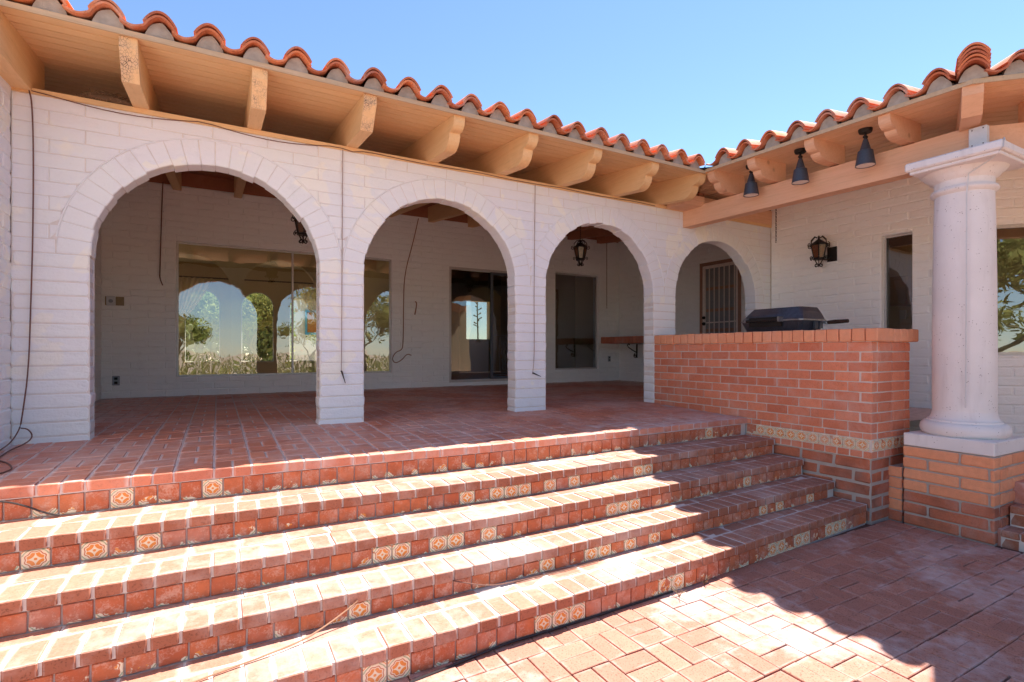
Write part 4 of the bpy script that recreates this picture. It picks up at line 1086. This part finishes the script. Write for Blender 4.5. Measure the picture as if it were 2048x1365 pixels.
for xv in (6.0, 6.08):
    mb = MB(); mb.box(xv-.03, xv+.03, -1.815, -1.798, .875, .945); part('side_bracket', mb, M['spot'], gr)
mb = MB(); mb.tube([(6.11, -1.79, .955), (6.11, -1.84, .935), (6.10, -1.87, .93)], .008, 6); mb.lathe([(.0, -.012), (.022, -.012), (.022, .012), (0, .012)], 12, (6.10, -1.86, .93)); part('hinge', mb, M['grillm'], gr, True)
mb = MB(); mb.tube([(6.10, -1.85, .932), (6.09, -1.95, .936), (6.08, -2.07, .938)], [.017, .021, .018], 10); part('side_handle', mb, M['grillw'], gr, True)

# ------------------------------------------------------------------ lanterns
def scroll(mb, base, dirv, r0, turns=1.3, rad=.004, n=18, up=1, start=math.pi/2):
    """planar spiral in the vertical plane of dirv"""
    pts = []
    for k in range(n+1):
        t_ = k/n; a = start-up*turns*2*math.pi*t_; rr = r0*(1-.75*t_)
        pts.append((base[0]+dirv[0]*rr*math.cos(a), base[1]+dirv[1]*rr*math.cos(a), base[2]+rr*math.sin(a)))
    mb.tube(pts, rad, 5)
def lantern(c, s, label, wall=None, group='wrought iron lanterns'):
    root = thing('wrought_iron_lantern', label, 'lantern', (c[0], c[1], c[2]-.18*s), group)
    n = 6; zb, zt, rb, rt = -.085*s, .085*s, .058*s, .095*s
    def P(k, t_): a = 2*math.pi*(k+.5)/n; r_ = rb+(rt-rb)*t_; return (c[0]+r_*math.cos(a), c[1]+r_*math.sin(a), c[2]+zb+(zt-zb)*t_)
    mb = MB()
    for k in range(n): mb.tube([P(k, 0), P(k, 1)], .007*s, 5); mb.tube([P(k, 0), P(k+1, 0)], .009*s, 5); mb.tube([P(k, 1), P(k+1, 1)], .011*s, 5)
    part('cage', mb, M['iron'], root, True)
    for k in range(n):
        mb = MB(); A = [P(k, .05), P(k+1, .05), P(k+1, .95), P(k, .95)]; mb.add(A, [(0, 1, 2, 3)]); part('pane', mb, M['amber'], root)
    mb = MB(); mb.lathe([(rt*1.08, .088*s), (rt*.8, .105*s), (rt*.35, .14*s), (.012*s, .155*s), (.012*s, .19*s), (0, .192*s)], 12, c); part('crown', mb, M['iron'], root, True)
    mb = MB(); mb.lathe([(0, -.10*s), (rb*1.1, -.098*s), (rb*1.1, -.085*s), (0, -.082*s)], 12, c); part('base_plate', mb, M['iron'], root, True)
    mb = MB()
    for k in range(n):
        a = 2*math.pi*(k+.5)/n; d = (math.cos(a), math.sin(a))
        scroll(mb, (c[0]+d[0]*rt*1.15, c[1]+d[1]*rt*1.15, c[2]+.075*s), d, .028*s, 1.2, .005*s)
        scroll(mb, (c[0]+d[0]*rb*1.5, c[1]+d[1]*rb*1.5, c[2]-.075*s), d, .022*s, 1.2, .0045*s, up=-1, start=-math.pi/2)
        mb.tube([(c[0]+d[0]*rt, c[1]+d[1]*rt, c[2]+.085*s), (c[0]+d[0]*rt*.95, c[1]+d[1]*rt*.95, c[2]+.14*s), (c[0]+d[0]*rt*.5, c[1]+d[1]*rt*.5, c[2]+.185*s), (c[0]+d[0]*.02*s, c[1]+d[1]*.02*s, c[2]+.17*s)], .006*s, 5)
        mb.tube([(c[0]+d[0]*rb*.9, c[1]+d[1]*rb*.9, c[2]-.09*s), (c[0]+d[0]*.02*s, c[1]+d[1]*.02*s, c[2]-.15*s)], .005*s, 5)
        scroll(mb, (c[0]+d[0]*.032*s, c[1]+d[1]*.032*s, c[2]-.165*s), d, .026*s, 1.2, .005*s, up=-1)
    part('scrollwork', mb, M['iron'], root, True)
    if wall:
        mb = MB(); mb.box(wall-.02, wall-.002, c[1]-.15, c[1]-.03, c[2]-.13, c[2]+.06); part('back_plate', mb, M['iron'], root)
        mb = MB(); mb.tube([(wall-.01, c[1]-.09, c[2]-.06), (wall-.08, c[1]-.06, c[2]-.11), (c[0], c[1], c[2]-.10)], .010, 6); part('wall_arm', mb, M['iron'], root, True)
    else:
        ztop = 2.497+SL*c[1]+.05
        mb = MB(); z_ = c[2]+.19*s; k = 0
        while z_ < ztop+.15:
            t_ = [(c[0]+.010*math.cos(a)*(1 if k % 2 else 0), c[1]+.010*math.cos(a)*(0 if k % 2 else 1), z_+.014+.018*math.sin(a)) for a in np.linspace(0, 2*math.pi, 9)]
            mb.tube(t_, .003, 4, False); z_ += .030; k += 1
        part('chain', mb, M['iron'], root, True)
    return root
lantern((7.77, -.80, 1.965), 1.08, 'black iron wall lantern on the block wall above the grill', wall=7.93)
lantern((5.95, 2.0, 2.235), 1.12, 'black iron lantern with amber glass hanging inside the third arch')
lantern((1.735, 2.0, 2.18), 1.12, 'black iron lantern hanging half hidden behind the first arch edge')

# ------------------------------------------------------------------ eave spotlights
def spot(y, lab):
    zs = zwA(5.95, y); root = thing('eave_spotlight', lab, 'spotlight', (5.95, y, zs), 'spotlights under the wing eave')
    c = (5.95, y, 0)
    mb = MB(); mb.lathe([(0, zs-.038), (.050, zs-.036), (.056, zs-.02), (.056, zs-.002), (0, zs)], 20, c); part('canopy', mb, M['iron'], root, True)
    mb = MB(); mb.tube([(5.95, y, zs-.03), (5.95, y, zs-.10)], .011, 8); mb.tube([(5.935, y, zs-.075), (5.965, y, zs-.075)], .016, 8); part('knuckle', mb, M['iron'], root, True)
    mb = MB(); mb.lathe([(0, zs-.092), (.018, zs-.095), (.045, zs-.195), (.060, zs-.203), (.080, zs-.335), (.076, zs-.335), (.058, zs-.21), (0, zs-.20)], 28, c); part('shade', mb, M['spot'], root, True)
    mb = MB(); mb.lathe([(0, zs-.315), (.07, zs-.322), (.076, zs-.330)], 24, c); part('reflector', mb, M['spotin'], root, True)
spot(-1.12, 'grey cone spotlight under the eave nearest the inner roof corner')
spot(-1.68, 'grey cone spotlight under the eave, middle one of three')
spot(-2.29, 'grey cone spotlight under the eave nearest the stone column')

# chain hanging by the wing wall
mb = MB(); z_ = 2.20; k = 0
while z_ < 2.8:
    mb.tube([(7.80+.011*math.cos(a)*(k % 2), -.17+.011*math.cos(a)*((k+1) % 2), z_+.016*math.sin(a)+.016) for a in np.linspace(0, 2*math.pi, 9)], .0034, 4, False); z_ += .027; k += 1
solo('rain_chain', mb, M['iron'], 'rusty chain hanging down the block wall in the inner corner', 'chain', smooth=True)
mb = MB(); V, Fc = cbox(.05, .115, .16, .004, 0, 1); mb.add([(p[0]+6.08, p[1]-3.06, p[2]+2.342) for p in V], Fc)
jb = thing('junction_box', 'pale grey junction box on the beam above the column capital', 'junction box', (6.08, -3.06, 2.26))
part('box', mb, M['box'], jb)
for dy in (-.035, .035):
    for dz_ in (-.06, .06):
        mb = MB(); mb.lathe([(0, 0), (.005, 0), (.004, .003), (0, .004)], 8); mb.v = [(6.055-p[2], -3.06+dy+p[0], 2.342+dz_+p[1]) for p in mb.v]; part('screw', mb, M['iron'], jb)
mb = MB(); mb.tube([(6.03, -3.24, 2.23), (5.85, -3.285, 2.215), (5.838, -3.285, 2.15), (5.92, -3.20, 2.11), (5.985, -3.03, 2.05), (5.987, -3.015, 1.9), (5.985, -3.015, 1.2), (5.98, -3.01, .2)], .005, 6)
solo('column_wire', mb, M['box'], 'thin white wire running down the stone column', 'wire', smooth=True)

# ------------------------------------------------------------------ cables
def cable(pts, r, mat, label, name='cable', tip=None, smooth=3):
    p = [Vector(q) for q in pts]
    for _ in range(smooth):
        q = [p[0]]
        for a, c in zip(p[:-1], p[1:]): q += [a.lerp(c, .25), a.lerp(c, .75)]
        p = q+[p[-1]] if True else q
    root = thing(name, label, 'cable', tuple(p[-1]))
    mb = MB(); mb.tube(p, r, 6); part('sheath', mb, mat, root, True)
    if tip:
        mb = MB(); mb.tube([p[-1]]+[Vector(t_) for t_ in tip], [r*2.2, r*2.4, r*.8][:1+len(tip)], 6); part('spike', mb, M['cableb'], root, True)
    return root
cable([(-.329, -.03, 2.47), (-.315, -.03, 2.40), (-.308, -.03, 2.2), (-.308, -.02, 1.9), (-.312, -.02, 1.4), (-.322, -.02, 1.0), (-.331, -.03, .52), (-.365, -.03, .2), (-.375, -.04, .11), (-.40, -.12, .03), (-.41, -.3, .006), (-.40, -.48, 0)], .0046, M['cable'], 'brown cable hanging down the left end of the arcade wall', smooth=2)
cable([(-.37, -.035, .115), (-.33, -.05, .11), (-.30, -.06, .06), (-.32, -.10, .02), (-.37, -.3, .0), (-.36, -.55, -.015), (-.30, -.62, -.018), (-.24, -.75, -.02), (-.20, -.88, -.025), (-.26, -1.0, -.03), (-.4, -1.1, -.03)], .0046, M['cable'], 'brown looped cable end lying on the terrace at the left wall', smooth=2)
sw = []
for x in np.linspace(-.32, 5.6, 60):
    sg = .05*abs(math.sin((x+.3)/1.02*math.pi)) if x < 1.9 else .012*abs(math.sin(x*3)); sw.append((x, -.018, 2.478-sg))
cable(sw, .0035, M['cable'], 'thin brown cable strung along the arcade wall plate', smooth=0)
cable([(1.80, -.014, 2.46), (1.797, -.012, 1.9), (1.792, -.012, 1.0), (1.79, -.014, .62), (1.786, -.02, .47)], .0035, M['pipe'], 'thin tubing hanging down the second pier with a dangling spike', tip=[(1.79, -.03, .46), (1.82, -.03, .36)], smooth=2)
cable([(3.836, -.014, 2.46), (3.83, -.012, 1.9), (3.822, -.012, 1.2), (3.826, -.014, .7), (3.815, -.02, .52), (3.80, -.02, .41)], .0035, M['pipe'], 'thin tubing hanging down the third pier with a sideways spike', tip=[(3.80, -.03, .41), (3.90, -.03, .37)], smooth=2)
cable([(.14, YB-.03, 3.05), (.125, YB-.03, 2.6), (.105, YB-.03, 1.77), (.103, YB-.03, 1.68), (.14, YB-.06, 1.58)], .008, M['cable'], 'dark cable hanging on the back wall left of the big window', smooth=2)
cable([(3.93, YB-.03, 3.0), (3.84, YB-.03, 2.6), (3.675, YB-.03, 2.0), (3.66, YB-.02, 1.5), (3.657, YB-.02, .74), (3.62, YB-.02, .66), (3.52, YB-.03, .63), (3.45, YB-.03, .52), (3.50, YB-.03, .43), (3.62, YB-.03, .48), (3.72, YB-.03, .60), (3.80, YB-.03, .57)], .008, M['cablet'], 'tan cable on the back wall ending in a black loop beside the door', smooth=2)
cable([(3.86, YB-.04, 1.29), (3.89, YB-.03, 1.42), (3.90, YB-.02, 1.51), (3.87, YB-.03, 1.52)], .010, M['cablet'], 'short wire stub poking from the back wall', smooth=2)
cable([(8.199, YB-.03, 3.1), (8.20, YB-.03, 2.3), (8.20, YB-.03, 1.65), (8.185, YB-.05, 1.57)], .006, M['cable'], 'thin cable hanging near the porch corner above the shelf', smooth=2)
cable([(.35, -2.60, -.632), (.75, -2.49, -.632), (1.122, -2.408, -.632), (1.25, -2.36, -.61), (1.372, -2.325, -.565), (1.405, -2.322, -.545)], .004, M['cablet'], 'tan cable crossing the lowest step', smooth=2)
cable([(1.90, -2.312, -.56), (1.98, -2.325, -.585), (2.10, -2.335, -.622), (2.25, -2.335, -.634), (2.55, -2.345, -.634), (2.85, -2.335, -.634)], .0035, M['cable'], 'red brown cable lying against the riser above the lowest step', smooth=2)
cable([(-.16, -1.318, -.10), (-.10, -1.318, -.112), (-.028, -1.318, -.146), (.036, -1.325, -.185), (.10, -1.34, -.205)], .005, M['cableb'], 'black cable across the top riser at the left edge', smooth=2)
cable([(1.55, -2.66, -.795), (1.9, -2.62, -.793), (2.05, -2.612, -.785), (2.3, -2.61, -.79), (3.2, -2.60, -.793)], .006, M['cableb'], 'dark cable lying on the patio along the lowest riser', smooth=2)

# ------------------------------------------------------------------ small things in the porch
mb = MB()
for k in range(420):
    a = random.uniform(0, 2*math.pi); rr = math.sqrt(random.random()); x = .11+.17*rr*math.cos(a); yv = .02+.09*rr*math.sin(a); hgt = .085*(1-rr**2)
    zc = 2.50+random.uniform(0, max(.01, hgt)); L = random.uniform(.03, .075); b_ = a+math.pi/2+random.uniform(-.6, .6)
    d = Vector((math.cos(b_)*L, math.sin(b_)*L*.6, random.uniform(-.012, .012))); p = Vector((x, yv, zc))
    mb.tube([p-d, p+d*.2+Vector((0, 0, .004)), p+d], .0016, 3, False)
for q in (((-.02, -.03, 2.53), (.12, -.05, 2.55)), ((-.05, -.04, 2.51), (.1, -.06, 2.54)), ((.0, -.02, 2.57), (.02, -.03, 2.53))): mb.tube(q, .002, 4)
solo('bird_nest', mb, M['twig'], 'straw bird nest tucked under the eave beside the first rafter', 'bird nest')
# bar shelf
sh = thing('brick_shelf', 'brick topped shelf on an iron bracket in the porch corner', 'shelf', (8.2, 3.2, .8))
mb = MB(); mb.box(7.77, 8.565, 2.42, 3.68, .80, .86); part('shelf_core', mb, M['mgrey'], sh)
y = 2.42
while y < 3.65: brick(sh, 'brick', (.20, .098, .13), M['low'], (7.83, y+.05, .865), (0, 0, 0), .006, .003); y += .106
x = 7.94
while x < 8.5: brick(sh, 'brick', (.098, .20, .13), M['low'], (x+.05, 2.50, .865), (0, 0, 0), .006, .003); brick(sh, 'brick', (.098, .20, .13), M['low'], (x+.05, 3.60, .865), (0, 0, 0), .006, .003); x += .106
mb = MB(); mb.box(7.94, 8.56, 2.61, 3.49, .861, .925); part('shelf_top', mb, M['low'], sh)
for yv in (2.62, 3.5):
    mb = MB(); mb.tube([(8.545, yv, .79), (8.545, yv, .50)], .016, 6); mb.tube([(8.545, yv, .61), (8.43, yv, .66), (8.32, yv, .72), (8.28, yv, .77), (8.31, yv, .795), (8.345, yv, .775)], .012, 6); scroll(mb, (8.50, yv, .545), (-1, 0), .045, 1.3, .011); part('bracket', mb, M['iron'], sh, True)
def plate(name, label, cat, x, z, w_, h_, d_, mat, mat2, y=YB):
    root = thing(name, label, cat, (x, y-.01, z-h_/2))
    mb = MB(); V, Fc = cbox(w_, d_, h_, .003, 0, 1); mb.add([(p[0]+x, p[1]+y-d_/2-.002, p[2]+z) for p in V], Fc); part('plate', mb, mat, root)
    mb = MB()
    for dz_ in (-h_*.22, h_*.22): V, Fc = cbox(w_*.45, .006, h_*.26, .002, 0, 1); mb.add([(p[0]+x, p[1]+y-d_-.005, p[2]+z+dz_) for p in V], Fc)
    part('socket', mb, mat2, root)
plate('wall_outlet', 'steel wall outlet low on the back wall left of the big window', 'outlet', -.40, .24, .085, .13, .015, M['steel'], M['iron'])
plate('wall_outlet', 'steel wall outlet under the shelf in the porch corner', 'outlet', 8.286, .475, .07, .12, .015, M['steel'], M['iron'])
th_ = thing('wall_timer', 'white timer box on a tan plate on the back wall', 'timer', (-.46, YB, 1.27))
mb = MB(); mb.box(-.52, -.31, YB-.012, YB-.002, 1.275, 1.395); part('mounting_plate', mb, M['tan'], th_)
mb = MB(); V, Fc = cbox(.10, .05, .125, .006, 0, 1); mb.add([(p[0]-.45, p[1]+YB-.04, p[2]+1.335) for p in V], Fc); part('housing', mb, M['box'], th_)
mb = MB(); mb.lathe([(0, 0), (.026, 0), (.024, .008), (0, .009)], 14); mb.v = [(-.45+p[0], YB-.065-p[2], 1.33+p[1]) for p in mb.v]; part('dial', mb, M['steel'], th_)
# dry weed sprigs at the foot of the stairs
for (x, yv, lab) in ((3.19, -2.66, 'dry weed sprig growing in the joint below the patterned tiles'), (3.45, -2.62, 'small dry weed leaning against the lowest riser')):
    mb = MB()
    for k in range(7):
        a = random.uniform(0, 6.28); L = random.uniform(.03, .07); mb.tube([(x, yv, -.80), (x+.3*L*math.cos(a), yv+.3*L*math.sin(a), -.80+.6*L), (x+.8*L*math.cos(a), yv+.8*L*math.sin(a), -.80+L*.9)], .0018, 4)
    solo('weed', mb, M['twig'], lab, 'weed', 'weeds in the patio joints')

# ------------------------------------------------------------------ trees and garden (seen through and reflected in the glass)
def tree(name, label, loc, H, spread, leaf, nleaf, seed, cat='tree', group=None, lean=0.0, lsize=.10, droop=.2):
    r = random.Random(seed); root = thing(name, label, cat, loc, group)
    tb = MB(); tips = []
    def grow(p, d, L, rad, lev):
        pts = [p]; q = p.copy(); dd2 = d.copy()
        for k in range(3):
            dd2 = (dd2+Vector((r.uniform(-.25, .25), r.uniform(-.25, .25), r.uniform(-.1, .15)))).normalized(); q = q+dd2*(L/3); pts.append(q.copy())
        tb.tube(pts, [rad*(1-.13*k) for k in range(4)], 6 if lev < 2 else 4, False)
        if lev >= 4: tips.extend(pts[1:]); return
        if lev >= 2: tips.extend(pts[2:])
        for k in range(3 if lev < 3 else 3):
            a = r.uniform(0, 6.28); s2 = r.uniform(.45, .95)
            nd = (dd2+Vector((math.cos(a)*s2*spread, math.sin(a)*s2*spread, r.uniform(-.1, .35)))).normalized(); grow(pts[-1], nd, L*r.uniform(.62, .82), rad*.6, lev+1)
    for s_ in range(2):
        a = r.uniform(0, 6.28); grow(Vector(loc), Vector((math.cos(a)*.35+lean, math.sin(a)*.35, 1)).normalized(), H*.30, H*.022, 0)
    part('trunk', tb, M['trunk'], root, True)
    lm = MB()
    tp = np.array([tuple(t_) for t_ in tips])
    idx = np.array([r.randrange(len(tp)) for _ in range(nleaf)])
    for i in idx:
        c = Vector(tp[i])+Vector((r.gauss(0, 1), r.gauss(0, 1), r.gauss(0, .8)-droop))*H*.045
        a = Vector((r.gauss(0, 1), r.gauss(0, 1), r.gauss(0, 1))).normalized()*lsize*r.uniform(.5, 1.2); b_ = a.cross(Vector((r.gauss(0, 1), r.gauss(0, 1), r.gauss(0, 1)))).normalized()*lsize*.28
        lm.add([c-a, c+b_, c+a, c-b_], [(0, 1, 2, 3)], r.random())
    part('crown', lm, leaf, root)
    return root
GT = 'garden trees behind the house'
tree('mesquite_tree', 'green bushy tree in the sunny garden behind the left arched window', (.25, 14.6, 0), 3.1, 1.1, M['leafb'], 14000, 3, group=GT, lsize=.10, droop=.5)
tree('palo_verde_tree', 'yellow green twisted tree in the garden behind the middle arched window', (2.1, 14.4, 0), 3.0, 1.1, M['leafy'], 11000, 5, group=GT, lean=-.3, lsize=.08, droop=.4)
tree('shrub', 'low yellow green shrub in the garden behind the right arched window', (4.4, 15.0, 0), 1.5, 1.2, M['leafy'], 2500, 9, 'shrub', lsize=.06)
tree('mesquite_tree', 'tall pale green tree at the back of the garden', (-3.5, 24, 0), 7, 1.0, M['leafg'], 6000, 14, group=GT, lsize=.16)
tree('mesquite_tree', 'tall hazy tree at the far right of the garden', (3.5, 27, 0), 6.5, 1.0, M['leafy'], 6000, 15, group=GT, lsize=.16)
FT = 'desert trees in front of the house'
for i, (x, yv, H, lf, sd_, lab) in enumerate([(-6.5, -13.0, 4.6, 'leafd', 21, 'feathery desert tree mirrored in the big window, left of centre'), (-1.0, -17.5, 3.6, 'leafy', 22, 'low yellow green tree mirrored below the arches in the big window'),
        (5.0, -15.5, 4.2, 'leafy', 23, 'olive desert tree mirrored in the sliding door'), (9.5, -12.5, 5.2, 'leafd', 24, 'feathery tree mirrored at the right end of the big window'),
        (5.3, -10.4, 5.2, 'leafy', 25, 'wispy yellow green tree mirrored in the angled wing window'), (-11.0, -9.0, 5.0, 'leafg', 26, 'dark green tree at the left side of the front yard')]):
    tree('palo_verde_tree', lab, (x, yv, -.87), H, 1.0, M[lf], 5200, sd_, group=FT, lsize=.13)
# scrub in front as one mass
mb = MB()
for k in range(22000):
    x = random.uniform(-18, 22); yv = random.uniform(-26, -10.5); hmax = .5+.9*abs(math.sin(x*.7+yv*.31)); c = Vector((x, yv, -.87+random.random()*hmax)); L = random.uniform(.05, .16)
    a = Vector((random.gauss(0, .5), random.gauss(0, .5), 1)).normalized()*L; b_ = Vector((random.gauss(0, 1), random.gauss(0, 1), 0)).normalized()*L*.22
    mb.add([c-a, c+b_, c+a, c-b_], [(0, 1, 2, 3)], random.random())
solo('desert_scrub', mb, M['leafy'], None, None, kind='stuff')
mb = MB()
for k in range(34000):
    x = random.uniform(-5, 3.4); hm = 2.6+1.0*math.sin(x*1.3)*math.sin(x*.6+1)+random.gauss(0, .4); z_ = max(.0, hm*math.sqrt(random.random())); c = Vector((x, random.uniform(16.8, 19.0), z_)); L = random.uniform(.06, .16)
    a = Vector((random.gauss(0, 1), random.gauss(0, 1), random.gauss(0, 1))).normalized()*L; b_ = a.cross(Vector((random.gauss(0, 1), random.gauss(0, 1), random.gauss(0, 1)))).normalized()*L*.5
    mb.add([c-a, c+b_, c+a, c-b_], [(0, 1, 2, 3)], random.random())
solo('garden_thicket', mb, M['leafb'], None, None, kind='stuff')
yc_ = thing('yucca', 'thin yucca stalk standing against the sky in the far doorway', 'yucca', (9.6, 13.5, -.02))
mb = MB(); mb.tube([(9.6, 13.5, -.02), (9.62, 13.5, 1.2), (9.6, 13.52, 2.3), (9.63, 13.5, 2.75)], [.035, .03, .022, .012], 6); part('stalk', mb, M['trunk'], yc_, True)
mb = MB()
for k in range(14):
    z_ = 1.5+.09*k; a = random.uniform(0, 6.28); mb.tube([(9.61, 13.5, z_), (9.61+.16*math.cos(a), 13.5+.16*math.sin(a), z_+.08)], [.012, .03], 5)
part('seed_pods', mb, M['trunk'], yc_, True)
# prickly pears
def pear(loc, n, seed, label, s=1.0):
    r = random.Random(seed); root = thing('prickly_pear', label, 'cactus', loc, 'prickly pears in the garden')
    pads = [(Vector(loc), Vector((0, 0, 1)))]
    for k in range(n):
        base, up = pads[r.randrange(len(pads))] if k > 2 else pads[0]
        a = r.uniform(0, 6.28); d = (up+Vector((math.cos(a), math.sin(a), r.uniform(0, .6)))*.7).normalized(); L = s*r.uniform(.22, .32); w_ = L*.72; b0 = base if k > 2 else base+Vector((r.uniform(-.5, .5)*s, r.uniform(-.3, .3)*s, 0))
        side = d.cross(Vector((r.gauss(0, 1), r.gauss(0, 1), .1))).normalized(); th2 = side.cross(d)
        mb = MB(); V = []; m_ = 10
        for lay, (sc_, off) in enumerate(((.82, -.02), (1, 0), (.82, .02))):
            for i in range(m_): t_ = 2*math.pi*i/m_; V.append(b0+d*(L/2+L/2*math.cos(t_)*sc_)+side*(w_/2*math.sin(t_)*sc_)+th2*off*s)
        Fc = [tuple(range(m_))[::-1], tuple(range(2*m_, 3*m_))]
        for l_ in range(2):
            for i in range(m_): j = (i+1) % m_; Fc.append((l_*m_+i, l_*m_+j, (l_+1)*m_+j, (l_+1)*m_+i))
        mb.add(V, Fc); part('pad', mb, M['cactus'], root, True, fix=True)
        pads.append((b0+d*L*.92, d))
pear((.35, 13.2, -.02), 22, 1, 'prickly pear clump behind the left arched window', 1.1)
pear((1.15, 13.0, -.02), 16, 2, 'smaller prickly pear clump between the left and middle garden windows', 1.0)
# neighbouring outbuilding
ob = thing('garden_house', 'small white building with blue framed orange shutters seen through the right arched window', 'building', (5.2, 20, 0))
mb = MB(); mb.box(3.6, 8.0, 19.5, 22.5, -.05, 2.9); part('wall', mb, M['stucco'], ob)
mb = MB(); mb.box(3.5, 8.1, 19.35, 22.6, 2.9, 3.05); part('roof', mb, M['plug'], ob)
mb = MB(); mb.box(4.15, 5.45, 19.42, 19.5, 1.35, 2.42); part('window_frame', mb, M['blue'], ob)
for xv in (4.23, 4.86): mb = MB(); mb.box(xv, xv+.52, 19.38, 19.42, 1.45, 2.32); part('shutter', mb, M['shut'], ob)
mb = MB()
for k in range(60):
    a = random.uniform(0, 6.28); c = Vector((4.6+random.uniform(-.7, .7), 13.8+random.uniform(-.3, .3), .03+random.uniform(0, .28))); d = Vector((math.cos(a), math.sin(a)*.5, random.uniform(-.2, .2)))*.28; mb.tube([c-d, c+Vector((0, 0, .03)), c+d], .028, 5)
solo('wood_pile', mb, M['cablet'], 'pile of pale cut branches behind the right arched window', 'wood pile')
